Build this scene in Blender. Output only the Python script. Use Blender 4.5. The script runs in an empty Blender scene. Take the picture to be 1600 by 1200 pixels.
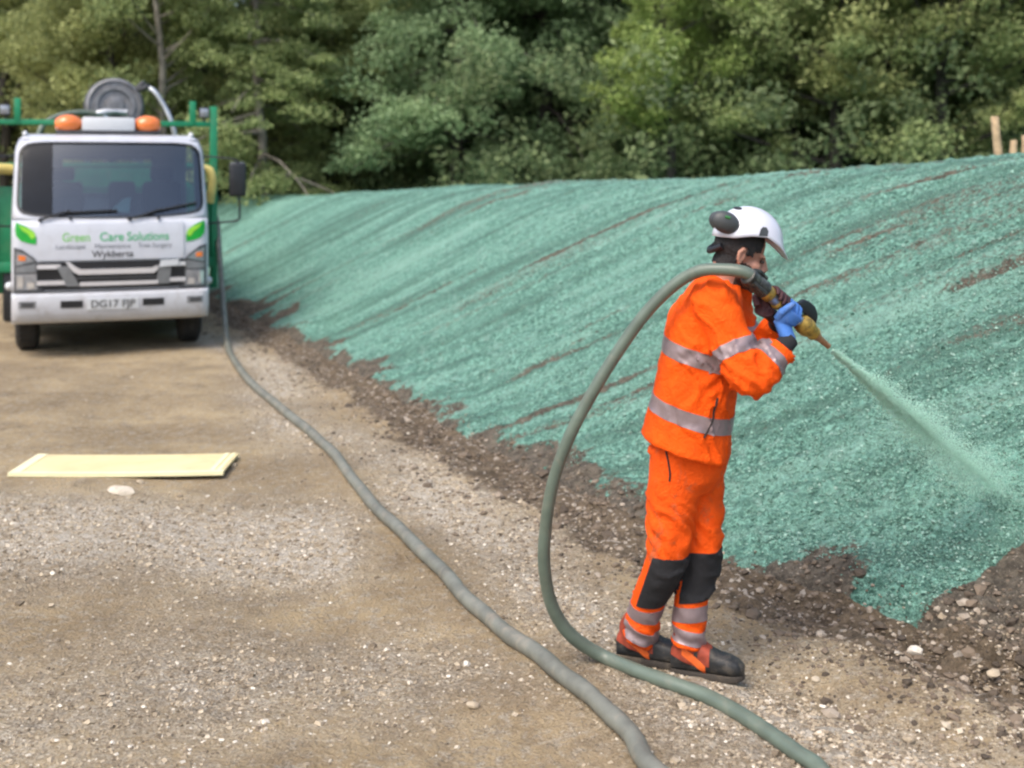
import bpy, bmesh, math, random
import numpy as np
from mathutils import Vector, Matrix

R = math.radians
rng = np.random.default_rng(7)
random.seed(7)
scene = bpy.context.scene
COL = scene.collection

# ------------------------------------------------------------------ camera
F, CH, HY = 1900.0, 1.97, 265.0        # focal length in photo pixels, eye height, horizon row
cd = bpy.data.cameras.new('camera')
cd.sensor_width = 36.0
cd.lens = 36.0 * F / 1600.0
cd.shift_y = -(600 - HY) / 1600.0
cd.clip_start, cd.clip_end = 0.05, 600
cd.dof.use_dof = True
cd.dof.focus_distance = 4.72
cd.dof.aperture_fstop = 2.1
cam = bpy.data.objects.new('camera', cd)
cam.location = (0, 0, CH)
cam.rotation_euler = (R(90), 0, 0)
COL.objects.link(cam)
scene.camera = cam

# ------------------------------------------------------------------ world, sun, exposure
SUN_EL, SUN_AZ = 55.0, 218.0            # azimuth measured from +Y towards +X
w = bpy.data.worlds.new('World')
scene.world = w
w.use_nodes = True
nt = w.node_tree
bg = nt.nodes['Background']
sky = nt.nodes.new('ShaderNodeTexSky')
sky.sky_type = 'NISHITA'
sky.sun_disc = False
sky.sun_elevation = R(SUN_EL)
sky.sun_rotation = R(SUN_AZ)
sky.air_density = 1.0
sky.dust_density = 4.0
sky.ozone_density = 1.0
nt.links.new(sky.outputs[0], bg.inputs[0])
bg.inputs[1].default_value = 0.15
sd = bpy.data.lights.new('sun', 'SUN')
sd.energy = 1.0
sd.angle = R(28)
sd.color = (1.0, 0.95, 0.87)
so = bpy.data.objects.new('sun', sd)
d = Vector((math.sin(R(SUN_AZ)) * math.cos(R(SUN_EL)), math.cos(R(SUN_AZ)) * math.cos(R(SUN_EL)), math.sin(R(SUN_EL))))
so.rotation_euler = d.to_track_quat('Z', 'Y').to_euler()
so.location = (0, 0, 30)
COL.objects.link(so)
vs = scene.view_settings
vs.view_transform = 'Standard'
vs.look = 'None'
vs.exposure = 0.95
vs.gamma = 1.0
scene.render.engine = 'CYCLES'
scene.cycles.use_denoising = True
scene.cycles.filter_width = 2.3
scene.cycles.max_bounces = 6
scene.cycles.diffuse_bounces = 3
scene.cycles.transparent_max_bounces = 12
scene.cycles.caustics_reflective = False
scene.cycles.caustics_refractive = False


def at(px, py, Y):
    """photo pixel and depth to world point"""
    return Vector(((px - 800) * Y / F, Y, CH - (py - HY) * Y / F))


def on_ground(px, py, z=0.0):
    return at(px, py, F * (CH - z) / (py - HY))


# ------------------------------------------------------------------ noise
def _h(ix, iy, iz):
    n = (ix.astype(np.int64) * 374761393 + iy.astype(np.int64) * 668265263 + iz.astype(np.int64) * 1442695041) & 0xffffffff
    n = ((n ^ (n >> 13)) * 1274126177) & 0xffffffff
    n = ((n ^ (n >> 16)) * 2246822519) & 0xffffffff
    return ((n ^ (n >> 15)) & 0xffff) / 65535.0


def vn(x, y, z=0.0):
    x, y, z = np.broadcast_arrays(np.asarray(x, float), np.asarray(y, float), np.asarray(z, float))
    ix, iy, iz = np.floor(x), np.floor(y), np.floor(z)
    fx, fy, fz = x - ix, y - iy, z - iz
    fx, fy, fz = [f * f * f * (f * (f * 6 - 15) + 10) for f in (fx, fy, fz)]
    r = 0
    for a in (0, 1):
        for b in (0, 1):
            for c in (0, 1):
                wgt = (fx if a else 1 - fx) * (fy if b else 1 - fy) * (fz if c else 1 - fz)
                r = r + wgt * _h(ix + a, iy + b, iz + c)
    return r * 2 - 1


def fbm(x, y, z=0.0, o=4, g=0.5):
    r, a, s = 0, 1.0, 0
    for i in range(o):
        r = r + a * vn(np.asarray(x) * 2 ** i + 17.3 * i, np.asarray(y) * 2 ** i - 9.1 * i, np.asarray(z) * 2 ** i + 4.7 * i)
        s += a
        a *= g
    return r / s


def sstep(a, b, x):
    t = np.clip((np.asarray(x, float) - a) / (b - a), 0, 1)
    return t * t * (3 - 2 * t)


# ------------------------------------------------------------------ mesh helpers
def fast_mesh(name, V, Fc, smooth=True, attrs=None):
    V = np.asarray(V, np.float32)
    Fc = np.asarray(Fc, np.int32)
    me = bpy.data.meshes.new(name)
    n, k = Fc.shape
    me.vertices.add(len(V))
    me.vertices.foreach_set('co', V.ravel())
    me.loops.add(n * k)
    me.loops.foreach_set('vertex_index', Fc.ravel())
    me.polygons.add(n)
    me.polygons.foreach_set('loop_start', np.arange(0, n * k, k, dtype=np.int32))
    me.polygons.foreach_set('loop_total', np.full(n, k, np.int32))
    me.update(calc_edges=True)
    me.polygons.foreach_set('use_smooth', np.full(n, smooth, bool))
    for kx, vv in (attrs or {}).items():
        a = me.attributes.new(kx, 'FLOAT', 'POINT')
        a.data.foreach_set('value', np.asarray(vv, np.float32))
    me.validate()
    return me


def link(name, me, mat=None, parent=None):
    o = bpy.data.objects.new(name, me)
    COL.objects.link(o)
    if mat is not None and me is not None:
        if not me.materials:
            me.materials.append(mat)
    if parent is not None:
        o.parent = parent
    return o


def empty(name, loc=(0, 0, 0), rz=0.0):
    o = bpy.data.objects.new(name, None)
    o.location = loc
    o.rotation_euler = (0, 0, rz)
    o.empty_display_size = 0.1
    COL.objects.link(o)
    return o


def tag(o, label, cat, group=None, kind=None):
    o['label'] = label
    o['category'] = cat
    if group:
        o['group'] = group
    if kind:
        o['kind'] = kind
    return o


class MB:
    """collects simple pieces of ONE part"""
    def __init__(s):
        s.v, s.f = [], []

    def add(s, V, Fs):
        b = len(s.v)
        s.v += [tuple(p) for p in V]
        s.f += [tuple(i + b for i in f) for f in Fs]
        return s

    def box(s, c, size, rot=None):
        V = []
        for x in (-.5, .5):
            for y in (-.5, .5):
                for z in (-.5, .5):
                    p = Vector((x * size[0], y * size[1], z * size[2]))
                    if rot is not None:
                        p = rot @ p
                    V.append(p + Vector(c))
        return s.add(V, [(0, 1, 3, 2), (4, 6, 7, 5), (0, 4, 5, 1), (2, 3, 7, 6), (0, 2, 6, 4), (1, 5, 7, 3)])

    def tube(s, pts, rad, n=12, cap=True):
        V, Fs = tube(pts, rad, n, cap)
        return s.add(V, Fs)

    def build(s, name, mat, parent=None, bevel=0, smooth=False, seg=2):
        me = bpy.data.meshes.new(name)
        me.from_pydata(s.v, [], s.f)
        bm = bmesh.new()
        bm.from_mesh(me)
        bmesh.ops.recalc_face_normals(bm, faces=bm.faces)
        if bevel:
            bmesh.ops.bevel(bm, geom=bm.edges[:], offset=bevel, segments=seg, affect='EDGES', profile=0.5)
        for f in bm.faces:
            f.smooth = smooth or bool(bevel)
        bm.to_mesh(me)
        bm.free()
        if smooth or bevel:
            try:
                me.set_sharp_from_angle(angle=R(42))
            except Exception:
                pass
        return link(name, me, mat, parent)


def tube(pts, rad, n=12, cap=True):
    P = [Vector(p) for p in pts]
    if not hasattr(rad, '__len__'):
        rad = [rad] * len(P)
    T = []
    for i in range(len(P)):
        t = P[min(i + 1, len(P) - 1)] - P[max(i - 1, 0)]
        T.append(t.normalized())
    up = Vector((0, 0, 1)) if abs(T[0].z) < 0.9 else Vector((1, 0, 0))
    nrm = (up - T[0] * up.dot(T[0])).normalized()
    V, Fs = [], []
    for i, p in enumerate(P):
        nrm = (nrm - T[i] * nrm.dot(T[i])).normalized()
        b = T[i].cross(nrm)
        for k in range(n):
            a = 2 * math.pi * k / n
            V.append(p + (nrm * math.cos(a) + b * math.sin(a)) * rad[i])
    for i in range(len(P) - 1):
        for k in range(n):
            k2 = (k + 1) % n
            Fs.append((i * n + k, i * n + k2, (i + 1) * n + k2, (i + 1) * n + k))
    if cap:
        Fs.append(tuple(range(n))[::-1])
        Fs.append(tuple((len(P) - 1) * n + k for k in range(n)))
    return V, Fs


def smooth_path(pts, per=8):
    P = [Vector(p) for p in pts]
    P = [P[0] * 2 - P[1]] + P + [P[-1] * 2 - P[-2]]
    out = []
    for i in range(1, len(P) - 2):
        a, b, c, e = P[i - 1], P[i], P[i + 1], P[i + 2]
        for k in range(per):
            t = k / per
            out.append(0.5 * ((2 * b) + (c - a) * t + (2 * a - 5 * b + 4 * c - e) * t * t + (3 * b - a - 3 * c + e) * t ** 3))
    out.append(P[-2])
    return out


def loft(rings):
    n = len(rings[0])
    V = [Vector(p) for r in rings for p in r]
    Fs = []
    for i in range(len(rings) - 1):
        for k in range(n):
            k2 = (k + 1) % n
            Fs.append((i * n + k, i * n + k2, (i + 1) * n + k2, (i + 1) * n + k))
    Fs.append(tuple(range(n))[::-1])
    Fs.append(tuple((len(rings) - 1) * n + k for k in range(n)))
    return V, Fs


def lathe(prof, c=(0, 0, 0), axis=(0, 0, 1), n=20):
    """prof: list of (radius, height along axis)"""
    ax = Vector(axis).normalized()
    u = ax.orthogonal().normalized()
    v = ax.cross(u)
    rings = [[Vector(c) + ax * h + (u * math.cos(2 * math.pi * k / n) + v * math.sin(2 * math.pi * k / n)) * max(r, 1e-4)
              for k in range(n)] for r, h in prof]
    return loft(rings)


def ellipsoid(c, r, M=None, nu=20, nv=12):
    V, Fs = [], []
    for j in range(1, nv):
        th = math.pi * j / nv
        for k in range(nu):
            a = 2 * math.pi * k / nu
            p = Vector((r[0] * math.sin(th) * math.cos(a), r[1] * math.sin(th) * math.sin(a), r[2] * math.cos(th)))
            V.append(p)
    for j in range(nv - 2):
        for k in range(nu):
            k2 = (k + 1) % nu
            Fs.append((j * nu + k, (j + 1) * nu + k, (j + 1) * nu + k2, j * nu + k2))
    V.append(Vector((0, 0, r[2])))
    V.append(Vector((0, 0, -r[2])))
    t, b = len(V) - 2, len(V) - 1
    for k in range(nu):
        k2 = (k + 1) % nu
        Fs.append((t, k, k2))
        Fs.append((b, (nv - 2) * nu + k2, (nv - 2) * nu + k))
    V = [(M @ p if M is not None else p) + Vector(c) for p in V]
    return V, Fs


def union_remesh(pieces, voxel, smooth=3, name='shape'):
    m = MB()
    for V, Fs in pieces:
        m.add(V, Fs)
    o = m.build(name, None)
    bm = bmesh.new()
    bm.from_mesh(o.data)
    bmesh.ops.recalc_face_normals(bm, faces=bm.faces)
    bm.to_mesh(o.data)
    bm.free()
    md = o.modifiers.new('r', 'REMESH')
    md.mode = 'VOXEL'
    md.voxel_size = voxel
    md.use_smooth_shade = True
    if smooth:
        sm = o.modifiers.new('s', 'SMOOTH')
        sm.factor = 0.5
        sm.iterations = smooth
    bpy.context.view_layer.update()
    dg = bpy.context.evaluated_depsgraph_get()
    me = bpy.data.meshes.new_from_object(o.evaluated_get(dg))
    old = o.data
    bpy.data.objects.remove(o)
    bpy.data.meshes.remove(old)
    me.name = name
    me.polygons.foreach_set('use_smooth', np.ones(len(me.polygons), bool))
    return me


def get_co(me):
    a = np.empty(len(me.vertices) * 3, np.float32)
    me.vertices.foreach_get('co', a)
    return a.reshape(-1, 3)


def get_no(me):
    a = np.empty(len(me.vertices) * 3, np.float32)
    me.vertices.foreach_get('normal', a)
    return a.reshape(-1, 3)


def displace(me, fn):
    co, no = get_co(me), get_no(me)
    co = co + no * fn(co)[:, None]
    me.vertices.foreach_set('co', co.astype(np.float32).ravel())
    me.update()


def cut_shell(src, planes, keep=None, off=0.003, name='shell', thick=True):
    """patch of a surface between cutting planes (point, normal kept side), lifted off it: tape, knee pad, hair"""
    bm = bmesh.new()
    bm.from_mesh(src)
    for p, n in planes:
        bmesh.ops.bisect_plane(bm, geom=bm.verts[:] + bm.edges[:] + bm.faces[:], dist=1e-5, plane_co=Vector(p), plane_no=Vector(n), clear_inner=True)
    if keep is not None:
        dead = [f for f in bm.faces if not keep(f.calc_center_median(), f.normal)]
        bmesh.ops.delete(bm, geom=dead, context='FACES')
    bm.normal_update()
    base = {v: v.normal.copy() for v in bm.verts}
    if thick:
        bnd = [e for e in bm.edges if e.is_boundary]
        r = bmesh.ops.extrude_edge_only(bm, edges=bnd)
        newv = [g for g in r['geom'] if isinstance(g, bmesh.types.BMVert)]
        for v, n in base.items():
            v.co += n * off
    else:
        for v, n in base.items():
            v.co += n * off
    for f in bm.faces:
        f.smooth = True
    me = bpy.data.meshes.new(name)
    bm.to_mesh(me)
    bm.free()
    try:
        me.set_sharp_from_angle(angle=R(50))
    except Exception:
        pass
    return me


# ------------------------------------------------------------------ materials
class N:
    def __init__(s, name):
        s.m = bpy.data.materials.new(name)
        s.m.use_nodes = True
        s.t = s.m.node_tree
        s.p = s.t.nodes['Principled BSDF']
        s.out = s.t.nodes['Material Output']
        s._co = None

    def n(s, ty, **kw):
        nd = s.t.nodes.new(ty)
        for k, v in kw.items():
            setattr(nd, k, v)
        return nd

    def l(s, a, b):
        s.t.links.new(a, b)

    def co(s):
        if s._co is None:
            s._co = s.n('ShaderNodeTexCoord').outputs['Object']
        return s._co

    def noise(s, scale, detail=4, rough=.55, dist=0.0, vec=None):
        nd = s.n('ShaderNodeTexNoise')
        nd.inputs['Scale'].default_value = scale
        nd.inputs['Detail'].default_value = detail
        nd.inputs['Roughness'].default_value = rough
        nd.inputs['Distortion'].default_value = dist
        s.l(vec or s.co(), nd.inputs['Vector'])
        return nd.outputs['Fac']

    def voro(s, scale, out='Distance', feat='F1', vec=None):
        nd = s.n('ShaderNodeTexVoronoi')
        nd.feature = feat
        nd.inputs['Scale'].default_value = scale
        s.l(vec or s.co(), nd.inputs['Vector'])
        return nd.outputs[out]

    def attr(s, name):
        return s.n('ShaderNodeAttribute', attribute_name=name).outputs['Fac']

    def math(s, op, a, b=None, clamp=False):
        nd = s.n('ShaderNodeMath', operation=op, use_clamp=clamp)
        for i, x in enumerate((a, b)):
            if x is None:
                continue
            if isinstance(x, (int, float)):
                nd.inputs[i].default_value = x
            else:
                s.l(x, nd.inputs[i])
        return nd.outputs[0]

    def ramp(s, fac, a, b):
        nd = s.n('ShaderNodeMapRange')
        nd.inputs[1].default_value = a
        nd.inputs[2].default_value = b
        nd.interpolation_type = 'SMOOTHSTEP'
        s.l(fac, nd.inputs[0])
        return nd.outputs[0]

    def mix(s, fac, a, b, mode='MIX'):
        nd = s.n('ShaderNodeMix', data_type='RGBA', blend_type=mode)
        for sock, x in ((nd.inputs[0], fac), (nd.inputs[6], a), (nd.inputs[7], b)):
            if isinstance(x, (int, float)):
                sock.default_value = x
            elif isinstance(x, tuple):
                sock.default_value = (*x[:3], 1)
            else:
                s.l(x, sock)
        return nd.outputs[2]

    def color(s, c):
        if isinstance(c, tuple):
            s.p.inputs['Base Color'].default_value = (*c, 1)
        else:
            s.l(c, s.p.inputs['Base Color'])

    def bump(s, h, strength=.5, dist=.01, prev=None):
        nd = s.n('ShaderNodeBump')
        nd.inputs['Strength'].default_value = strength
        nd.inputs['Distance'].default_value = dist
        s.l(h, nd.inputs['Height'])
        if prev:
            s.l(prev, nd.inputs['Normal'])
        s.l(nd.outputs[0], s.p.inputs['Normal'])
        return nd.outputs[0]

    def set(s, **kw):
        for k, v in kw.items():
            s.p.inputs[k.replace('_', ' ')].default_value = v
        return s


def simple(name, col, rough=.6, metal=0.0, var=.15, scale=6, bump=0.0, bscale=40, spec=.5, dirt=None, dirt_amt=.35, coat=0):
    m = N(name)
    nz = m.noise(scale, 5)
    c1 = tuple(min(1, x * (1 - var)) for x in col)
    c2 = tuple(min(1, x * (1 + var)) for x in col)
    c = m.mix(m.ramp(nz, .3, .7), c1, c2)
    if dirt:
        c = m.mix(m.math('MULTIPLY', m.ramp(m.noise(scale * .9, 8, .7, .6), .48, .72), dirt_amt), c, dirt)
    m.color(c)
    m.set(Roughness=rough, Metallic=metal)
    m.p.inputs['Specular IOR Level'].default_value = spec
    if coat:
        m.p.inputs['Coat Weight'].default_value = coat
        m.p.inputs['Coat Roughness'].default_value = .1
    if bump:
        m.bump(m.noise(bscale, 4), bump, .01)
    return m.m


DIRT = (.22, .17, .12)
M = {}
M['white'] = simple('white_paint', (.52, .54, .59), .32, var=.03, dirt=DIRT, dirt_amt=.14, coat=.3)
M['bumper'] = simple('bumper_paint', (.50, .51, .54), .4, var=.04, dirt=DIRT, dirt_amt=.35)
M['green'] = simple('green_paint', (.006, .20, .085), .42, var=.12, dirt=DIRT, dirt_amt=.2)
M['black'] = simple('black_plastic', (.012, .013, .016), .45, var=.2)
M['rubber'] = simple('rubber', (.022, .021, .02), .8, var=.3, dirt=(.16, .13, .1), dirt_amt=.5)
M['tyre'] = simple('tyre_rubber', (.025, .024, .023), .85, var=.3, dirt=(.12, .1, .08), dirt_amt=.4)
M['dgrey'] = simple('dark_grey', (.05, .052, .056), .5, var=.15)
M['grey'] = simple('grey_metal', (.22, .23, .24), .5, .4, var=.15)
M['reel'] = simple('reel_grey', (.16, .165, .175), .5, .2, var=.25, scale=10, dirt=DIRT, dirt_amt=.3)
M['chrome'] = simple('chrome', (.72, .72, .75), .25, .35, var=.04)
M['steel'] = simple('steel', (.5, .52, .53), .35, .8, var=.15)
M['amber'] = simple('amber_lens', (.75, .19, .035), .25, var=.08, coat=.5)
M['lampglass'] = simple('lamp_glass', (.30, .32, .35), .12, .35, var=.2, scale=14, coat=.8)
M['clearlamp'] = simple('lamp_reflector', (.75, .77, .8), .12, .7, var=.1)
M['yellow'] = simple('yellow_paint', (.58, .47, .14), .45, var=.12, dirt=DIRT, dirt_amt=.3)
M['seat'] = simple('seat_fabric', (.03, .033, .04), .85)
M['paper'] = simple('paper', (.35, .72, .78), .7, var=.05)
M['plate'] = simple('plate_white', (.58, .60, .62), .4, var=.03)
M['tg1'] = simple('print_light_green', (.20, .50, .13), .5, var=.03)
M['tg2'] = simple('print_green', (.04, .36, .13), .5, var=.03)
M['tgrey'] = simple('print_grey', (.16, .17, .2), .5, var=.03)
M['tblack'] = simple('print_black', (.03, .03, .03), .5, var=.03)
M['leafdark'] = simple('logo_dark_green', (.0, .30, .02), .4, var=.1)
M['leaflite'] = simple('logo_lime', (.26, .60, .03), .4, var=.1)
M['hose_grey'] = simple('grey_hose', (.15, .155, .13), .55, var=.22, scale=9, bump=.12, bscale=35, dirt=(.33, .27, .2), dirt_amt=.45)
M['hose_green'] = simple('green_grey_hose', (.115, .15, .118), .42, var=.15, scale=9, bump=.08, bscale=30, dirt=(.28, .25, .19), dirt_amt=.3)
M['brass'] = simple('brass', (.46, .30, .065), .5, .55, var=.4, scale=35, dirt=(.07, .055, .045), dirt_amt=.9)
M['orange_tip'] = simple('worn_copper', (.42, .22, .12), .45, .5, var=.25, scale=40)
M['coupling'] = simple('coupling_iron', (.06, .06, .055), .5, .5, var=.4, scale=40, dirt=(.25, .28, .22), dirt_amt=.5)
M['skin'] = simple('skin', (.42, .21, .145), .5, var=.12, scale=18, bump=.1, bscale=120)
M['hair'] = simple('black_hair', (.010, .009, .009), .6, var=.3, scale=60, bump=.8, bscale=180)
M['beard'] = simple('beard', (.055, .032, .022), .75, var=.4, scale=80, bump=.7, bscale=200)
M['helmet'] = simple('helmet_white', (.58, .59, .65), .28, var=.02, coat=.3, dirt=DIRT, dirt_amt=.08)
M['cup'] = simple('ear_cup', (.05, .056, .058), .5, var=.15)
M['cupgreen'] = simple('ear_cup_mark', (.03, .17, .04), .5)
M['glove'] = simple('blue_glove', (.05, .16, .46), .75, var=.25, scale=12, bump=.12, bscale=200, dirt=(.3, .34, .42), dirt_amt=.45)
M['cuff'] = simple('black_knit', (.015, .016, .018), .9, var=.3, bump=.3, bscale=150)
M['palm'] = simple('dark_palm', (.05, .015, .018), .7, var=.3)
M['tape'] = simple('reflective_tape', (.26, .20, .205), .42, .25, var=.12, scale=10, bump=.15, bscale=60)
M['pad'] = simple('black_pad_cloth', (.012, .012, .014), .85, var=.3, bump=.3, bscale=70)
M['boot'] = simple('boot_black', (.018, .019, .02), .6, var=.3, scale=20, dirt=(.17, .14, .1), dirt_amt=.5)
M['bootred'] = simple('boot_red_trim', (.28, .045, .02), .7, var=.25, scale=30)
M['bootorange'] = simple('boot_orange_trim', (.75, .13, .02), .6, var=.1, scale=30)
M['sole'] = simple('boot_sole', (.05, .042, .034), .9, dirt=(.24, .19, .13), dirt_amt=.9)
M['zip'] = simple('zip_dark', (.02, .01, .008), .7)
M['wood'] = simple('pale_post_wood', (.42, .30, .18), .8, var=.25, scale=12, bump=.4, bscale=30)
M['ply'] = simple('pale_yellow_board', (.70, .58, .31), .6, var=.1, scale=4, dirt=(.45, .32, .2), dirt_amt=.3)
M['plyedge'] = simple('pale_board_edge', (.80, .74, .46), .6, var=.06, scale=8)


def hivis(name, col, amt, lo):
    m = N(name)
    c = m.mix(m.ramp(m.noise(7, 5), .3, .7), tuple(x * .88 for x in col), tuple(min(1, x * 1.06) for x in col))
    c = m.mix(m.math('MULTIPLY', m.ramp(m.noise(10, 8, .7, .5), lo, lo + .16), amt), c, (.26, .12, .06))
    m.color(c)
    m.set(Roughness=.75)
    m.p.inputs['Sheen Weight'].default_value = .0
    m.p.inputs['Specular IOR Level'].default_value = .2
    b = m.bump(m.noise(30, 5, .62, 1.6), .75, .014)
    m.bump(m.noise(300, 2), .12, .003, b)
    return m.m


M['orange'] = hivis('orange_hivis_cloth', (.90, .098, .003), .35, .60)
M['orange_worn'] = hivis('orange_worn_cloth', (.88, .098, .005), .60, .53)

# glass of the cab: dark tinted, half mirror of the sky
g = N('windscreen_glass')
tr = g.n('ShaderNodeBsdfTransparent')
tr.inputs[0].default_value = (.50, .56, .56, 1)
gl = g.n('ShaderNodeBsdfGlossy')
gl.inputs[0].default_value = (.85, .92, 1, 1)
gl.inputs['Roughness'].default_value = .03
mx = g.n('ShaderNodeMixShader')
fr = g.n('ShaderNodeFresnel')
fr.inputs[0].default_value = 1.9
g.l(g.math('MULTIPLY', fr.outputs[0], 1.25, True), mx.inputs[0])
g.l(tr.outputs[0], mx.inputs[1])
g.l(gl.outputs[0], mx.inputs[2])
g.l(mx.outputs[0], g.out.inputs[0])
M['glass'] = g.m


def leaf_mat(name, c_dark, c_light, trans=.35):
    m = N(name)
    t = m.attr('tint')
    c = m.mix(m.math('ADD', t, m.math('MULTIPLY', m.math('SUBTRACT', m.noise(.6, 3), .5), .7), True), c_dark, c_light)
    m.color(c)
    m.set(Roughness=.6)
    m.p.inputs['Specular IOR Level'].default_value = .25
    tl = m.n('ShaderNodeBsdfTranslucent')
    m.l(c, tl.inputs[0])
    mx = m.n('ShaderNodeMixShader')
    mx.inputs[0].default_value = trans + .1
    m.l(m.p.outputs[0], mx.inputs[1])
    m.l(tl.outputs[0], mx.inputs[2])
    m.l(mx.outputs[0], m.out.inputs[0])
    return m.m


M['leaf_olive'] = leaf_mat('leaf_olive', (0.13, 0.18, 0.07), (0.4, 0.47, 0.2))
M['leaf_yellow'] = leaf_mat('leaf_yellow_green', (0.15, 0.185, 0.07), (0.46, 0.5, 0.21))
M['leaf_blue'] = leaf_mat('leaf_blue_green', (0.125, 0.19, 0.09), (0.35, 0.48, 0.25))
M['leaf_bright'] = leaf_mat('leaf_bright', (0.16, 0.22, 0.06), (0.42, 0.53, 0.17))
M['leaf_dark'] = leaf_mat('leaf_dark', (0.11, 0.15, 0.07), (0.31, 0.38, 0.175))
M['leaf_mass'] = leaf_mat('leaf_mass', (0.16, 0.215, 0.1), (0.42, 0.51, 0.245))
M['bark_dark'] = simple('bark_dark', (.05, .045, .038), .9, var=.4, scale=5, bump=.6, bscale=12)
M['bark_pale'] = simple('bark_pale', (.22, .20, .17), .85, var=.4, scale=4, bump=.4, bscale=10)

# ------------------------------------------------------------------ terrain
U = np.array([-0.38, 0.925])           # along the track
NN = np.array([0.925, 0.38])           # towards the bank
U = U / np.linalg.norm(U)
NN = np.array([U[1], -U[0]])


def st(X, Y):
    return X * U[0] + Y * U[1], X * NN[0] + Y * NN[1]


def xy(s, t):
    return s * U[0] + t * NN[0], s * U[1] + t * NN[1]


def toe(s):
    return np.interp(s, [-20, -2, 1, 3.6, 5, 6.8, 9.5, 12.5, 16.8, 22, 30, 60], [7.5, 4.9, 4.2, 3.62, 3.2, 3.03, 3.0, 2.95, 2.83, 2.6, 2.0, -2])


def bank_h(s):
    return np.interp(s, [-20, 0, 4, 6.2, 8.2, 10.4, 14, 18, 22, 25.6, 35, 60], [2.5, 2.3, 2.16, 2.10, 1.97, 1.87, 1.77, 1.67, 1.50, 1.38, 1.25, 1.2])


def green_edge(s):
    return np.interp(s, [3.9, 3.98, 4.04, 4.35, 4.5, 4.7, 4.88, 5.3, 6.2, 7.15, 7.9, 9.45, 11.2, 13.7, 18.4, 25, 40],
                     [4.9, 4.0, 3.42, 3.42, 3.52, 3.42, 3.18, 3.20, 3.22, 3.15, 3.07, 3.07, 3.04, 3.0, 2.88, 2.66, 2.15])


def streak(s, t):
    """long scrape marks that run obliquely down the bank"""
    a = s + 1.0 * t
    return fbm(a * 3.1, (s - t) * .16 + 5, 0, 4), fbm(a * 1.15 + 40, (s - t) * .10, 3, 3)


def height(s, t):
    d = t - toe(s)
    H = bank_h(s)
    wdt = H / 0.70
    q = d / wdt
    z = np.where(d > 0, H * np.clip(q, 0, 1), 0)
    z = z - .09 * np.exp(-((q - 1) / .10) ** 2) * (q > -1) + .05 * np.exp(-((q - .02) / .07) ** 2)
    s1, s2 = streak(s, t)
    onb = sstep(.0, .35, d)
    z = z + onb * (.035 * s1 + .050 * s2)
    z = z - .25 * sstep(1.5, 9, d - wdt)
    near = np.exp(-((d + .05) / .45) ** 2)
    z = z + near * (.085 * fbm(s * 2.3, t * 2.3, 1, 5, .6) + .02)
    # small scarp and furrow at the foot of the bank, nearest the camera
    sc = sstep(5.0, 4.2, s)
    z = z + sc * (.055 * sstep(-.06, .02, d + .14 * vn(s * 2.2, 7)) - .06 * np.exp(-((d + .16 + .1 * vn(s * 2.2, 7)) / .09) ** 2)
                  - .05 * np.exp(-((d + .75 + .12 * vn(s * 1.7, 3)) / .15) ** 2))
    # track: gentle ruts and grit
    z = z + .018 * fbm(s * .45, t * .8, 8, 3) - .02 * np.exp(-((d + 2.0) / .35) ** 2) - .015 * np.exp(-((d + 3.6) / .35) ** 2)
    z = z + .006 * fbm(s * 6, t * 6, 2, 3)
    return z


def ground_z(X, Y):
    s, t = st(np.asarray(X, float), np.asarray(Y, float))
    return height(s, t)


S = np.concatenate([np.arange(-15, 1, .6), np.arange(1, 2.8, .06)])
ss, stp = 2.8, .012
gg = []
while ss < 46:
    gg.append(ss)
    ss += stp
    stp = max(.015, .0042 * ss * .95)
S = np.concatenate([S, gg, np.arange(46.5, 140, 3)])


def sheet(D, name):
    s, dd = np.meshgrid(S, D, indexing='ij')
    t = toe(s) + dd
    z = height(s, t)
    X, Y = xy(s, t)
    # fine lumps
    fade = np.clip(1.3 - s / 30, 0, 1)
    return s, t, dd, X, Y, z, fade


def grid_faces(n, m):
    i, j = np.meshgrid(np.arange(n - 1), np.arange(m - 1), indexing='ij')
    a = (i * m + j).ravel()
    return np.stack([a, a + 1, a + m + 1, a + m], 1)


def gravel_mask(s, d):
    g1 = np.exp(-((d + .85 + .25 * vn(s * .5, 2)) / .38) ** 2) * .95           # strip beside the foot of the bank
    # pale patch by the board and loose stone towards the camera
    X, Y = xy(s, toe(s) + d)
    g2 = 1.4 * np.exp(-(((Y - 6.6 + .25 * (X + 1.9)) / .70) ** 2)) * sstep(-.5, -1.1, X + .25 * vn(s * 1.5, d * 1.5)) * 1.05
    g3 = sstep(5.8, 4.4, Y) * (.34 + .25 * vn(X * 1.6, Y * 1.6, 3))
    g4 = np.exp(-(((X + .35) / .5) ** 2) - ((Y - 4.9) / .5) ** 2) * .35
    g = np.maximum.reduce([g1, g2, g3 + g4])
    return np.clip(g * 1.0 + .55 * fbm(s * 1.3, d * 1.6, 11, 4) * (g > .02) - .05, 0, 1)


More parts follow.
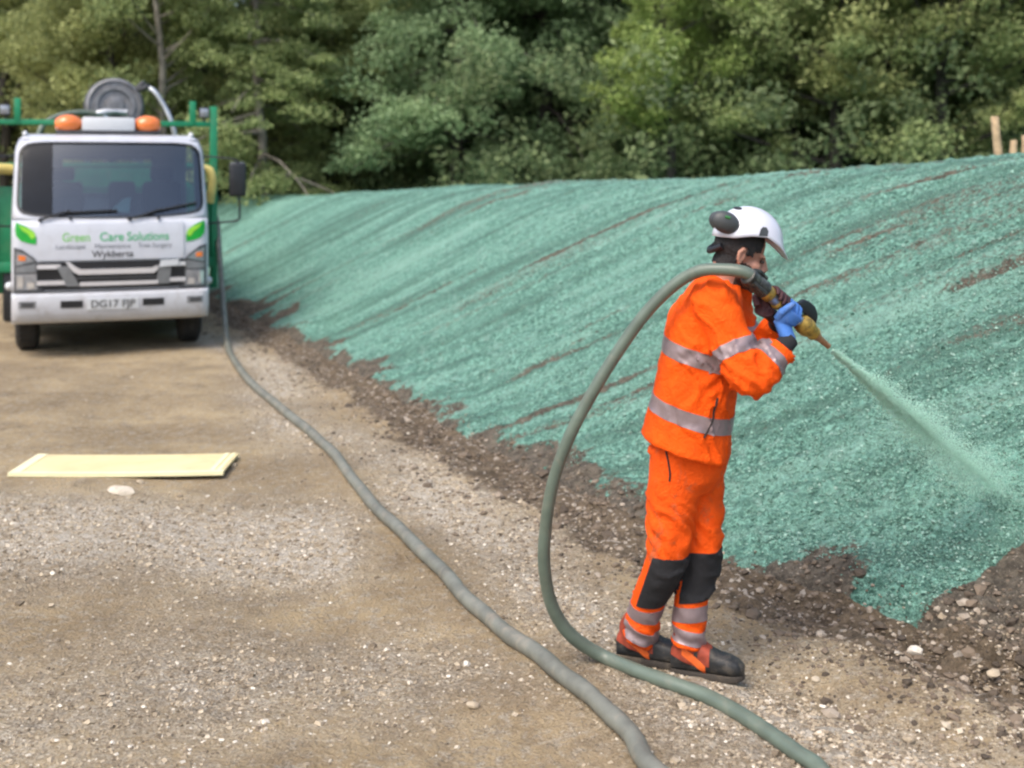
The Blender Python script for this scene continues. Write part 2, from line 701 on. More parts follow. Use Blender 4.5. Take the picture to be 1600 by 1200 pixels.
# --- track
D = np.concatenate([-np.arange(90, 12, -6.), -np.arange(12, 4.4, -.25), -np.arange(4.4, .010, -.0165), [0.0]])
s, t, dd, X, Y, z, fade = sheet(D, 'ground')
gm = gravel_mask(s, dd)
brown = sstep(-.58, -.12, dd + .16 * fbm(s * 2.1, t * 2.1, 5, 4))
brown = np.maximum(brown, sstep(.0, .5, fbm(s * .8 + 3, t * 1.0, 6, 5)) * (.26 + .10 * sstep(7, 5.5, Y)))
z = z + sstep(0, .10, -dd) * fade * (gm * .010 * fbm(s * 30, t * 30, 0, 2) + brown * .034 * fbm(s * 9, t * 9, 4, 5, .62))
gf = grid_faces(len(S), len(D))
me = fast_mesh('ground', np.stack([X, Y, z], -1).reshape(-1, 3), gf[:, ::-1], True, {'gravel': gm.ravel(), 'brown': brown.ravel()})

m = N('track_earth')
tan = m.mix(m.ramp(m.noise(.9, 6, .6), .35, .68), (.30, .222, .128), (.49, .375, .22))
tan = m.mix(m.math('MULTIPLY', m.ramp(m.noise(4, 9, .72), .46, .72), .75), tan, (.17, .125, .078))
spk = m.voro(105, 'Color')
hs = m.n('ShaderNodeSeparateColor')
m.l(spk, hs.inputs[0])
peb = m.mix(hs.outputs[0], (.06, .048, .034), (.72, .66, .55))
spk2 = m.voro(52, 'Color')
hs2 = m.n('ShaderNodeSeparateColor')
m.l(spk2, hs2.inputs[0])
peb2 = m.mix(hs2.outputs[1], (.10, .08, .058), (.70, .64, .54))
peb = m.mix(.35, peb, peb2)
peb = m.mix(m.math('MULTIPLY', m.ramp(m.attr('gravel'), .55, 1.0), .45), peb, (.64, .575, .475))
gfac = m.math('MULTIPLY', m.attr('gravel'), m.ramp(m.noise(14, 5, .7), .25, .62), True)
gfac = m.math('MAXIMUM', gfac, m.math('MULTIPLY', m.ramp(m.noise(17, 5, .75), .44, .66), .62))
c = m.mix(gfac, tan, peb)
soil = m.mix(m.ramp(m.noise(16, 6, .7), .3, .72), (.05, .037, .025), (.20, .150, .10))
soil = m.mix(m.ramp(hs2.outputs[2], .86, .95), soil, (.42, .37, .31))
bfac = m.ramp(m.math('ADD', m.attr('brown'), m.math('MULTIPLY', m.math('SUBTRACT', m.noise(9, 5, .7), .5), .8)), .32, .68)
c = m.mix(m.math('MULTIPLY', bfac, .9), c, soil)
m.color(c)
m.set(Roughness=.92)
m.p.inputs['Specular IOR Level'].default_value = .2
b = m.bump(m.voro(70), .8, .014)
m.bump(m.noise(40, 6, .75), .9, .025, b)
M['ground'] = m.m
o = link('ground', me, M['ground'])
o['kind'] = 'structure'

# --- bank
D = np.concatenate([np.arange(0, 3.6, .016), np.arange(3.6, 6, .12), np.arange(6, 30, 2.), [45, 90]])
s, t, dd, X, Y, z, fade = sheet(D, 'bank')
s1, s2 = streak(s, t)
ge = t - green_edge(s) + .30 * fbm((s + t) * 2.2, (s - t) * .45, 9, 4, .6) * (.4 + sstep(-.3, .3, vn(s * .9, t * .9, 6))) + .26 * fbm(s * 5, t * 5, 3, 5, .65)
grn = sstep(-.09, .09, ge)
grn = grn * (1 - .48 * sstep(.06, .55, s1 + .6 * s2 - .16 * sstep(7, 14, s) + .12 * sstep(7.5, 4.5, s)))
scr = np.exp(-((fbm((s + 1.0 * t) * 1.7, (s - t) * .13 + 5, 4, 2)) / .028) ** 2) * sstep(-.15, .2, fbm(s * .8, t * .8, 12, 3))
scr = np.maximum(scr, .8 * np.exp(-((fbm((s + 1.15 * t) * 2.9, (s - t) * .2 + 9, 7, 2)) / .035) ** 2) * sstep(.0, .3, fbm(s * .9 + 5, t * .9, 15, 3)))
grn = grn - .58 * scr * (.55 + .45 * sstep(16, 7, s))
z = z - .022 * scr * sstep(0, .10, dd)
hit = on_ground(1575, 790)
hs_, ht_ = st(2.24, 5.5)
fresh = np.exp(-((s - hs_) / .28) ** 2 - ((t - ht_) / .30) ** 2)
grn = np.clip(grn + fresh * .6, 0, 1)
z = z + sstep(0, .10, dd) * fade * (.016 * fbm(s * 16, t * 16, 4, 3, .6) + .015 * fbm(s * 38, t * 38, 2, 2))
fine = fbm((s + 1.05 * t) * 8, (s - t) * .45, 21, 4, .6) * .9 + .5 * fbm((s + t) * 2.5, (s - t) * .3, 25, 3)
me = fast_mesh('bank', np.stack([X, Y, z], -1).reshape(-1, 3), grid_faces(len(S), len(D))[:, ::-1], True, {'green': grn.ravel(), 'fine': fine.ravel(), 'fresh': fresh.ravel()})
m = N('sprayed_bank')
soil = m.mix(m.ramp(m.noise(18, 6, .7), .3, .72), (.055, .046, .034), (.19, .16, .12))
soil = m.mix(m.ramp(m.noise(60, 3, .6), .6, .72), soil, (.38, .33, .27))
mint = m.mix(m.ramp(m.noise(38, 5, .76), .36, .66), (.016, .072, .05), (.28, .56, .44))
mint = m.mix(m.ramp(m.noise(2.2, 5, .6), .3, .7), mint, m.mix(.5, mint, (.18, .365, .29)))
mint = m.mix(m.math('MULTIPLY', m.ramp(m.noise(13, 5, .65), .46, .70), .65), mint, (.05, .13, .10))
mint = m.mix(m.math('MULTIPLY', m.ramp(m.noise(9, 5, .65, .3), .52, .74), .45), mint, (.37, .53, .46))
mint = m.mix(m.math('MULTIPLY', m.ramp(m.attr('fine'), .0, .5), .72), mint, (.07, .15, .115))
mint = m.mix(m.math('MULTIPLY', m.ramp(m.attr('fine'), -.05, -.6), .45), mint, (.29, .49, .40))
mint = m.mix(m.math('MULTIPLY', m.attr('fresh'), .45), mint, (.26, .53, .42))
gfac = m.ramp(m.math('ADD', m.math('SUBTRACT', m.attr('green'), m.math('MULTIPLY', m.ramp(m.attr('fine'), .05, .6), .38)), m.math('MULTIPLY', m.math('SUBTRACT', m.noise(34, 5, .75), .5), 1.35)), .30, .62)
m.color(m.mix(gfac, soil, mint))
m.set(Roughness=.8)
m.p.inputs['Specular IOR Level'].default_value = .3
b = m.bump(m.noise(26, 6, .75), 1.0, .035)
m.bump(m.voro(75), .45, .012, b)
M['bank'] = m.m
o = link('bank', me, M['bank'])
o['kind'] = 'structure'

# --- loose pieces
OCT_V = np.array([[1, 0, 0], [-1, 0, 0], [0, 1, 0], [0, -1, 0], [0, 0, 1], [0, 0, -1]], float)
OCT_F = np.array([[0, 2, 4], [2, 1, 4], [1, 3, 4], [3, 0, 4], [2, 0, 5], [1, 2, 5], [3, 1, 5], [0, 3, 5]])
_c = np.array([[x, y, zz] for x in (-1, 1) for y in (-1, 1) for zz in (-1, 1)], float) * .68
CUB_F = np.array([[0, 1, 3], [0, 3, 2], [4, 6, 7], [4, 7, 5], [0, 4, 5], [0, 5, 1], [2, 3, 7], [2, 7, 6], [0, 2, 6], [0, 6, 4], [1, 5, 7], [1, 7, 3]])


_p = (1 + 5 ** .5) / 2
ICO_V = np.array([[-1, _p, 0], [1, _p, 0], [-1, -_p, 0], [1, -_p, 0], [0, -1, _p], [0, 1, _p], [0, -1, -_p], [0, 1, -_p], [_p, 0, -1], [_p, 0, 1], [-_p, 0, -1], [-_p, 0, 1]]) / 1.9
ICO_F = np.array([[0, 11, 5], [0, 5, 1], [0, 1, 7], [0, 7, 10], [0, 10, 11], [1, 5, 9], [5, 11, 4], [11, 10, 2], [10, 7, 6], [7, 1, 8], [3, 9, 4], [3, 4, 2], [3, 2, 6], [3, 6, 8], [3, 8, 9], [4, 9, 5], [2, 4, 11], [6, 2, 10], [8, 6, 7], [9, 8, 1]])


def rand_rot(n):
    q = rng.normal(size=(n, 4))
    q /= np.linalg.norm(q, axis=1)[:, None]
    a, b, c, e = q.T
    return np.stack([np.stack([1 - 2 * (c * c + e * e), 2 * (b * c - a * e), 2 * (b * e + a * c)], -1),
                     np.stack([2 * (b * c + a * e), 1 - 2 * (b * b + e * e), 2 * (c * e - a * b)], -1),
                     np.stack([2 * (b * e - a * c), 2 * (c * e + a * b), 1 - 2 * (b * b + c * c)], -1)], 1)


def pieces(name, C, size, mat, base='cube', flat=.65, jit=.32, smooth=False, tint=None):
    n = len(C)
    bv, bf = {'cube': (_c, CUB_F), 'oct': (OCT_V, OCT_F), 'ico': (ICO_V, ICO_F)}[base]
    k = len(bv)
    V = bv[None] * rng.uniform(.6, 1.25, (n, 1, 3)) + rng.normal(0, jit * .6, (n, k, 3)) * .55
    V = np.einsum('nij,nkj->nki', rand_rot(n), V)
    V[:, :, 2] *= flat
    V = V * size[:, None, None] + C[:, None, :]
    Fc = (bf[None] + (np.arange(n) * k)[:, None, None]).reshape(-1, 3)
    tn = rng.random(n) if tint is None else tint
    me = fast_mesh(name, V.reshape(-1, 3), Fc, smooth, {'tint': np.repeat(tn, k)})
    return link(name, me, mat)


def stone_mat(name, a, b, c3):
    m = N(name)
    t = m.attr('tint')
    c = m.mix(m.ramp(t, 0, .75), a, b)
    c = m.mix(m.ramp(t, .80, .99), c, c3)
    m.color(m.mix(m.math('MULTIPLY', m.ramp(m.noise(60, 4), .4, .7), .3), c, (.15, .12, .09)))
    m.set(Roughness=.9)
    m.bump(m.noise(120, 3), .3, .004)
    return m.m


M['stone'] = stone_mat('pale_gravel', (.15, .115, .075), (.46, .38, .27), (.68, .62, .52))
M['clod'] = stone_mat('brown_clods', (.055, .041, .028), (.18, .136, .095), (.38, .32, .25))
M['crumb'] = stone_mat('mulch_crumbs', (.055, .155, .115), (.19, .365, .29), (.36, .53, .45))


def scatter_on(n, sr, dr, prob, near_bias=2.2):
    u = rng.random(n)
    s = sr[0] * (sr[1] / sr[0]) ** (u ** near_bias ** .3) if near_bias else rng.uniform(*sr, n)
    d = rng.uniform(*dr, n)
    keep = rng.random(n) < prob(s, d)
    return s[keep], d[keep]


s, d = scatter_on(190000, (3.2, 13), (-4.3, .1), lambda s, d: np.clip(gravel_mask(s, d) ** 1.7 * .95 + .012, 0, 1))
X, Y = xy(s, toe(s) + d)
sz = np.clip(rng.lognormal(-5.45, .5, len(s)), .0025, .018)
P = np.stack([X, Y, height(s, toe(s) + d) + sz * .05], 1)
pieces('gravel', P, sz, M['stone'])['kind'] = 'stuff'
s, d = scatter_on(34000, (3.0, 20), (-1.3, .55), lambda s, d: np.exp(-((d + .12) / .42) ** 2) * sstep(.12, -.08, toe(s) + d - green_edge(s)))
X, Y = xy(s, toe(s) + d)
sz = np.clip(rng.lognormal(-5.05, .6, len(s)), .003, .04)
P = np.stack([X, Y, height(s, toe(s) + d) + sz * .15], 1)
pieces('soil_clods', P, sz, M['clod'], 'ico')['kind'] = 'stuff'


def gprob(s, d):
    t = toe(s) + d
    s1, s2 = streak(s, t)
    return sstep(-.08, .1, t - green_edge(s) + .12 * fbm((s + t) * 4, (s - t) * .5, 9, 3)) * (1 - .75 * sstep(.1, .4, s1 + .55 * s2)) * sstep(.5, 3.0, 12.5 / s) 


s, d = scatter_on(110000, (3.8, 12), (.0, 3.0), gprob)
X, Y = xy(s, toe(s) + d)
sz = np.clip(rng.lognormal(-5.35, .42, len(s)), .002, .014)
P = np.stack([X, Y, height(s, toe(s) + d) + .006], 1)
pieces('mulch_crumbs', P, sz, M['crumb'], 'oct', .8)['kind'] = 'stuff'


# single stones
def stone(px, py, w_px, flat, label, tint=.9, seed=1, aspect=1.0):
    rs = np.random.default_rng(seed)
    p = on_ground(px, py)
    for _ in range(4):
        p = on_ground(px, py, float(ground_z(p.x, p.y)))
    r = w_px * p.y / F / 2
    bm = bmesh.new()
    bmesh.ops.create_icosphere(bm, subdivisions=2, radius=1)
    for k in range(9):
        n = Vector(rs.normal(size=3)).normalized()
        h = rs.uniform(.55, .85)
        for v in bm.verts:
            e = v.co.dot(n) - h
            if e > 0:
                v.co -= n * e
    for v in bm.verts:
        v.co = Vector((v.co.x * r * 1.1, v.co.y * r * aspect, v.co.z * r * flat))
    me = bpy.data.meshes.new('stone')
    bm.to_mesh(me)
    bm.free()
    a = me.attributes.new('tint', 'FLOAT', 'POINT')
    a.data.foreach_set('value', np.full(len(me.vertices), tint, np.float32))
    o = link('stone', me, M['stone'])
    o.location = (p.x, p.y, p.z + r * flat * .55)
    o.rotation_euler = (rs.uniform(-.15, .15), rs.uniform(-.15, .15), rs.uniform(-.3, .3))
    return tag(o, label, 'stone', 'loose stones on the site')


stone(192, 770, 46, .30, 'flat pale stone slab lying just in front of the yellow board', .9, 3, .8)
stone(1430, 1024, 26, .75, 'pale angular stone in brown soil below the lowest lobe of green mulch', .95, 5)
stone(1552, 1056, 20, .8, 'small pale stone at the right edge beside the dark furrow', .7, 6)
stone(738, 1106, 22, .6, 'rounded tan stone left of where the grey hose leaves the frame', .6, 8)
stone(1478, 1138, 16, .8, 'small pale stone in the dark furrow at lower right', .85, 9)
stone(1420, 1160, 18, .7, 'yellowish pebble at the lower right among brown soil', .5, 10)
stone(1238, 948, 24, .6, 'grey stone in the soil right of the worker\'s knees', .75, 12)
stone(218, 755, 13, .6, 'small stone just behind the flat pale slab near the yellow board', .8, 13)
stone(1275, 1064, 14, .7, 'small pale stone on brown soil right of the front boot', .85, 14)
stone(365, 728, 12, .6, 'small stone by the right end of the yellow board', .8, 15)

# ------------------------------------------------------------------ trees
def leaf_cloud(C, rad, n_each, size, tint0, droop=0.0, flat=.7, seed=0, narrow=.55):
    """leaf-sized diamonds round cluster centres C"""
    rg = np.random.default_rng(seed)
    n = len(C) * n_each
    cc = np.repeat(C, n_each, 0)
    rr = np.repeat(rad, n_each)
    off = rg.normal(size=(n, 3))
    off /= np.linalg.norm(off, axis=1)[:, None]
    off *= (rg.random(n) ** .45)[:, None]
    off[:, 2] *= flat
    p = cc + off * rr[:, None]
    p[:, 2] -= droop * (off[:, 0] ** 2 + off[:, 1] ** 2) * rr
    nrm = rg.normal(size=(n, 3)) + np.array([0, 0, .8])
    nrm /= np.linalg.norm(nrm, axis=1)[:, None]
    u = np.cross(nrm, rg.normal(size=(n, 3)))
    u /= np.linalg.norm(u, axis=1)[:, None]
    v = np.cross(nrm, u)
    sz = size * rg.uniform(.6, 1.35, n)[:, None]
    V = np.stack([p - u * sz, p + v * sz * narrow, p + u * sz - nrm * sz * .25, p - v * sz * narrow], 1).reshape(-1, 3)
    Fc = np.arange(n * 4).reshape(-1, 4)
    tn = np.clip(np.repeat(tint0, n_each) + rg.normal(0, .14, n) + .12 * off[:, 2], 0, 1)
    return V, Fc, np.repeat(tn, 4)


def tree_proto(kind, seed):
    rg = np.random.default_rng(seed)
    H = {'slim': 9.6, 'broad': 9.0, 'bushy': 9.2, 'layer': 9.4}[kind]
    lean = rg.normal(0, .012, 2)
    zt = np.linspace(0, H, 12)
    wob = np.cumsum(rg.normal(0, .07, (12, 2)), 0)
    tp = np.stack([lean[0] * zt + wob[:, 0], lean[1] * zt + wob[:, 1], zt], 1)
    r0 = {'slim': .13, 'broad': .17, 'bushy': .16, 'layer': .12}[kind]
    tr = MB()
    tr.tube(tp, list(r0 * (1 - zt / H * .85)), 8)
    C, Rd = [], []
    nb = {'slim': 34, 'broad': 38, 'bushy': 60, 'layer': 44}[kind]
    for i in range(nb):
        lo = {'slim': .16, 'broad': .10, 'bushy': .02, 'layer': .08}[kind]
        h = H * (lo + (0.93 - lo) * (i + rg.random()) / nb)
        a = rg.random() * 6.283
        base = np.array([np.interp(h, zt, tp[:, 0]), np.interp(h, zt, tp[:, 1]), h])
        k = 1 - h / H
        L = {'slim': 1.0 + 1.3 * k, 'broad': 1.6 + 1.9 * math.sin(min(1, (1 - k) * 1.5 + .35) * 2.2), 'bushy': .5 + 2.6 * k ** .8, 'layer': .5 + 2.7 * k}[kind] * rg.uniform(.75, 1.2)
        el = {'slim': .5, 'broad': .35, 'bushy': .0, 'layer': -.02}[kind] + rg.normal(0, .12)
        dr = np.array([math.cos(a) * math.cos(el), math.sin(a) * math.cos(el), math.sin(el)])
        side = np.array([-math.sin(a), math.cos(a), 0])
        q = [base + dr * L * f + np.array([0, 0, {'slim': .1, 'broad': .05, 'bushy': -.35, 'layer': -.30}[kind] * L * f * f]) for f in (0, .35, .7, 1)]
        tr.tube([tuple(x) for x in q], [r0 * .34 * (k + .25), r0 * .24 * (k + .25), r0 * .14 * (k + .25), .006], 5)
        m_ = {'slim': 4, 'broad': 6, 'bushy': 6, 'layer': 6}[kind]
        for j in range(m_):
            f = rg.uniform(.30, 1.08)
            pos = base + dr * L * f + np.array([0, 0, {'slim': .1, 'broad': .05, 'bushy': -.35, 'layer': -.30}[kind] * L * f * f])
            pos = pos + side * rg.normal(0, .26) * L * f + np.array([0, 0, rg.normal(0, .12)])
            C.append(pos)
            Rd.append(rg.uniform(.32, .72) * {'slim': 1.05, 'broad': 1.15, 'bushy': 1.0, 'layer': 1.05}[kind])
    C = np.array(C)
    Rd = np.array(Rd)
    rad = np.hypot(C[:, 0], C[:, 1])
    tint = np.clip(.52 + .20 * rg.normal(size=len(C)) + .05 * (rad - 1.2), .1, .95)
    flat = {'slim': .7, 'broad': .6, 'bushy': .6, 'layer': .32}[kind]
    V, Fc, tn = leaf_cloud(C, Rd, {'slim': 190, 'broad': 170, 'bushy': 150, 'layer': 150}[kind], {'slim': .058, 'broad': .066, 'bushy': .058, 'layer': .056}[kind], tint, .35 if kind in ('bushy', 'layer') else .1, flat, seed + 5)
    return tr, V, Fc, tn


PROTO = {}
for kind, seeds in (('slim', (11, 12)), ('broad', (21, 22)), ('bushy', (31, 32)), ('layer', (41,))):
    for sd_ in seeds:
        tr, V, Fc, tn = tree_proto(kind, sd_)
        PROTO[(kind, sd_)] = (tr, V, Fc, tn)
_cache = {}


def plant_tree(px, Y, key, leaf, bark, sc, rz, label, name, cat='tree', zb=None):
    tr, V, Fc, tn = PROTO[key]
    X = (px - 800) * Y / F
    root = empty(name, (X, Y, (float(ground_z(X, Y)) - .25) if zb is None else zb), rz)
    root.scale = (sc, sc, sc)
    ck = key
    if ck not in _cache:
        t_ = tr.build('trunk', M[bark], root, smooth=True)
        c_ = link('crown', fast_mesh('crown', V, Fc, False, {'tint': tn}), M[leaf], root)
        _cache[ck] = (t_.data, c_.data)
    else:
        t_ = link('trunk', _cache[ck][0], None, root)
        c_ = link('crown', _cache[ck][1], None, root)
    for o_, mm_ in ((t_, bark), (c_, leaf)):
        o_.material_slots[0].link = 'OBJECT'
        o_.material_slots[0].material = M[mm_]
    tag(root, label, cat, 'trees standing behind the bank')
    return root


TREES = [
    (20, 31, ('broad', 21), 'leaf_yellow', 'bark_dark', 1.0, .4, 'yellow-green broad tree at the far left edge above the truck', 'broadleaf_tree'),
    (152, 26, ('slim', 11), 'leaf_yellow', 'bark_dark', .95, 1.2, 'loose yellow-green tree with dark trunk rising behind the hose reel', 'slender_tree'),
    (257, 25, ('slim', 12), 'leaf_olive', 'bark_pale', .9, 2.3, 'slim pale-trunked tree behind the right half of the truck cab', 'slender_tree'),
    (95, 34, ('broad', 22), 'leaf_olive', 'bark_dark', 1.0, 3.0, 'olive tree deep behind the left beacon of the truck', 'broadleaf_tree'),
    (330, 31, ('broad', 22), 'leaf_olive', 'bark_dark', 1.05, 1.0, 'dense olive tree standing behind the green rack post', 'broadleaf_tree'),
    (418, 25.5, ('layer', 41), 'leaf_olive', 'bark_pale', .88, .3, 'tree with a thin pale trunk and layered sprays right of the mirror', 'layered_tree'),
    (520, 29.5, ('layer', 41), 'leaf_olive', 'bark_dark', 1.0, 2.0, 'dark layered tree between the pale trunk and the blue-green trees', 'layered_tree'),
    (705, 26.5, ('bushy', 31), 'leaf_blue', 'bark_dark', 1.02, .9, 'bushy blue-green tree, left one of the pair at the centre', 'bushy_tree'),
    (850, 28, ('bushy', 32), 'leaf_blue', 'bark_dark', 1.1, 2.9, 'bushy blue-green tree, right one of the pair at the centre', 'bushy_tree'),
    (950, 30.5, ('bushy', 31), 'leaf_blue', 'bark_dark', 1.1, 4.2, 'dark green bushy tree just left of the bright maple-like tree', 'bushy_tree'),
    (1055, 24.5, ('slim', 11), 'leaf_bright', 'bark_dark', .85, 4.0, 'bright yellow-green young tree above the worker\'s back', 'slender_tree'),
    (1182, 28, ('slim', 12), 'leaf_dark', 'bark_dark', 1.1, 5.0, 'dark sparse tree with visible trunk above the worker\'s helmet', 'slender_tree'),
    (1300, 25.5, ('broad', 22), 'leaf_olive', 'bark_dark', .92, .2, 'broad olive tree right of the dark sparse tree', 'broadleaf_tree'),
    (1455, 24.5, ('broad', 21), 'leaf_yellow', 'bark_dark', .9, 3.3, 'olive tree with a dark trunk left of the wooden posts', 'broadleaf_tree'),
    (1600, 25.5, ('broad', 22), 'leaf_olive', 'bark_dark', .95, 2.1, 'olive-green tree at the right edge behind the wooden posts', 'broadleaf_tree'),
    (1390, 30, ('broad', 21), 'leaf_olive', 'bark_dark', 1.05, 5.1, 'tree deeper in the wood between the two right-hand olive trees', 'broadleaf_tree'),
    (1120, 33, ('bushy', 32), 'leaf_dark', 'bark_dark', 1.1, 1.1, 'dark tree deep in the wood right of the bright young tree', 'bushy_tree'),
    (590, 28.5, ('layer', 41), 'leaf_olive', 'bark_dark', .95, 4.4, 'olive tree with drooping sprays left of the blue-green pair', 'layered_tree'),
    (1235, 27, ('broad', 21), 'leaf_olive', 'bark_dark', .9, 1.7, 'dense olive tree just right of the dark sparse tree over the helmet', 'broadleaf_tree'),
    (1525, 28, ('broad', 22), 'leaf_yellow', 'bark_dark', 1.0, 4.6, 'yellow-olive tree rising directly behind the tallest wooden post', 'broadleaf_tree'),
    (780, 31, ('bushy', 31), 'leaf_blue', 'bark_dark', 1.15, 5.3, 'tall blue-green tree seen between the pair at the centre', 'bushy_tree'),
    (205, 29, ('broad', 21), 'leaf_yellow', 'bark_dark', .9, 2.6, 'yellow-green tree between the dark trunk and the pale trunk behind the truck', 'broadleaf_tree'),
    (610, 32, ('bushy', 32), 'leaf_dark', 'bark_dark', 1.1, 3.1, 'very dark tree deep in the gap left of the blue-green pair', 'bushy_tree'),
]
for a in TREES:
    plant_tree(*a)

# wood behind the first trees and low growth under them: masses nobody could count
nC = 3000
yy = rng.uniform(31.5, 38, nC)
xx = rng.uniform(-.95, .75, nC) * yy
top = 6.6 + 1.2 * vn(xx * .25, 3) + 1.2 * sstep(-.25, .1, xx / yy)
zz = .2 + (rng.random(nC) ** .9) * top
V, Fc, tn = leaf_cloud(np.stack([xx, yy, zz], 1), rng.uniform(.8, 1.5, nC), 70, .15, np.clip(.45 + .22 * rng.normal(size=nC), 0, 1), .1, .75, 77)
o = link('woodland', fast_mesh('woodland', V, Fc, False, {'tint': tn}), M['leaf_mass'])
o['kind'] = 'stuff'
nC = 800
yy = rng.uniform(22, 31, nC)
xx = rng.uniform(-.5, .5, nC) * yy
keep = ~((xx / yy < -.18) & (yy < 30.5)) & (st(xx, yy)[1] > toe(st(xx, yy)[0]) + 5.0)
xx, yy = xx[keep], yy[keep]
zz = ground_z(xx, yy) + rng.random(len(xx)) ** 1.6 * 3.0 - .1
V, Fc, tn = leaf_cloud(np.stack([xx, yy, zz], 1), rng.uniform(.4, .75, len(xx)), 60, .075, np.clip(.3 + .2 * rng.normal(size=len(xx)), 0, 1), .1, .7, 78)
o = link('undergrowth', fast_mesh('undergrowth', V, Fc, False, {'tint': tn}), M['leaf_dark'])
o['kind'] = 'stuff'

# rising wooded ground that closes the view between the trunks
hx = np.linspace(-60, 60, 61)
hy = np.linspace(43.5, 90, 12)
HX, HYY = np.meshgrid(hx, hy, indexing='ij')
HZ = sstep(43.5, 50, HYY) * (7.5 + 1.2 * vn(HX * .2, HYY * .1) + 5.0 * sstep(-15, 2, HX)) + .02 * (HYY - 43)
o = link('hillside', fast_mesh('hillside', np.stack([HX, HYY, HZ], -1).reshape(-1, 3), grid_faces(61, 12)[:, ::-1]), simple('wood_floor', (.06, .075, .035), .95, var=.5, scale=1.2, bump=.8, bscale=3))
o['kind'] = 'structure'

# wooden posts on the crest at the right
for px, py, hpx, wpx, lean, lab in ((1560, 238, 56, 13, -.10, 'tallest pale wooden post standing on the bank crest at right'),
                                    (1583, 236, 17, 11, .05, 'short pale stump between the two posts on the bank crest'),
                                    (1602, 235, 24, 12, .02, 'pale wooden post cut by the right edge of the frame')):
    Yp = 11.5
    b0 = at(px, py, Yp)
    zg = float(ground_z(b0.x, b0.y))
    h = b0.z + hpx * Yp / F
    m_ = MB()
    r = wpx * Yp / F / 2
    pts = [(b0.x + lean * (zg - .2 - b0.z) * -1, Yp, zg - .2), (b0.x, Yp, b0.z), (b0.x + lean * .6 * (h - b0.z), Yp, (b0.z + h) / 2), (b0.x + lean * (h - b0.z), Yp, h - .015), (b0.x + lean * (h - b0.z), Yp, h)]
    m_.tube(pts, [r * 1.1, r * 1.05, r * .95, r, r * .8], 9)
    o = m_.build('wooden_post', M['wood'], None, smooth=True)
    tag(o, lab, 'post', 'wooden posts on the crest')

# ------------------------------------------------------------------ board on the track
bd = empty('board', (-2.545, 8.05, float(ground_z(-2.545, 8.05)) - .008), R(1.0))
tag(bd, 'pale yellow rectangular board with lighter edge strips lying flat on the track', 'board')
L_, W_ = 1.36, .52
m_ = MB()
nx = 24
for i in range(nx):
    pass
V, Fs = [], []
for zz_ in (.018, .034):
    for i in range(nx + 1):
        x = -L_ / 2 + L_ * i / nx
        sag = .007 * math.sin(3.1 * i / nx + .2) * -1
        for y in (-W_ / 2, W_ / 2):
            V.append((x, y, zz_ + sag + .012))
b = 2 * (nx + 1)
for i in range(nx):
    k = 2 * i
    Fs += [(b + k, b + k + 2, b + k + 3, b + k + 1), (k, k + 1, k + 3, k + 2), (k, k + 2, b + k + 2, b + k), (k + 1, b + k + 1, b + k + 3, k + 3)]
Fs += [(0, b, b + 1, 1), (2 * nx, 2 * nx + 1, b + 2 * nx + 1, b + 2 * nx)]
m_.add(V, Fs)
m_.build('panel', M['ply'], bd)
for (cx, cy, sx, sy) in ((0, -W_ / 2 + .02, L_ + .012, .045), (-L_ / 2 + .03, .0225, .07, W_ - .045), (L_ / 2 - .03, .0225, .022, W_ - .045), (L_ / 2 - .075, .0225, .03, W_ - .045)):
    mm = MB()
    n_ = 16 if sx > 1 else 1
    VV, FF = [], []
    for i in range(n_ + 1):
        x = cx - sx / 2 + sx * i / n_
        sag = -.007 * math.sin(3.1 * (x + L_ / 2) / L_ + .2) if sx > 1 else -.007 * math.sin(3.1 * (cx + L_ / 2) / L_ + .2)
        for (y, zq) in ((cy - sy / 2, .026), (cy + sy / 2, .026), (cy + sy / 2, .050), (cy - sy / 2, .050)):
            VV.append((x, y, zq + sag))
    for i in range(n_):
        for k in range(4):
            FF.append((i * 4 + k, i * 4 + (k + 1) % 4, i * 4 + 4 + (k + 1) % 4, i * 4 + 4 + k))
    FF += [(0, 1, 2, 3), tuple(n_ * 4 + k for k in (3, 2, 1, 0))]
    mm.add(VV, FF).build('edge_strip', M['plyedge'], bd)

# ------------------------------------------------------------------ truck (local: x image right, y backwards, z up)
TX, TY = -4.235, 12.9
truck = empty('truck', (TX, TY, -.03), R(20.2))
tag(truck, 'white cab-over truck with green body, amber beacons and leaf logos, parked facing the camera', 'truck')
PROF = [(.72, .03), (.95, .005), (1.2, .0), (1.42, .02), (1.52, .06), (1.75, .135), (2.0, .23), (2.2, .32), (2.30, .385), (2.355, .47), (2.385, .62), (2.39, .8)]
PZ = [p[0] for p in PROF]
PY = [p[1] for p in PROF]


def hw(z):
    return float(np.interp(z, [.35, .72, 1.5, 2.2, 2.32, 2.4], [1.0, 1.0, 1.0, .978, .945, .86]))


def bow(u):
    a = abs(u)
    c = max(0, (a - .90) / .10)
    return .06 * u * u + .09 * (1 - math.sqrt(max(0, 1 - (c * .97) ** 2)))


def fy(x, z):
    """depth of the cab front at a front-view position"""
    return float(np.interp(z, PZ, PY)) + bow(max(-1, min(1, x / hw(z))))


def us():
    return [math.sin(math.pi / 2 * k / 14) * (.8 + .2 * abs(k / 14)) / 1.0 for k in range(-14, 15)]


UU = [-1 + 2 * k / 28 for k in range(29)]
UU = sorted(set(UU + [-.985, -.975, -.96, -.94, -.92, -.9, .9, .92, .94, .96, .975, .985, -.995, .995]))


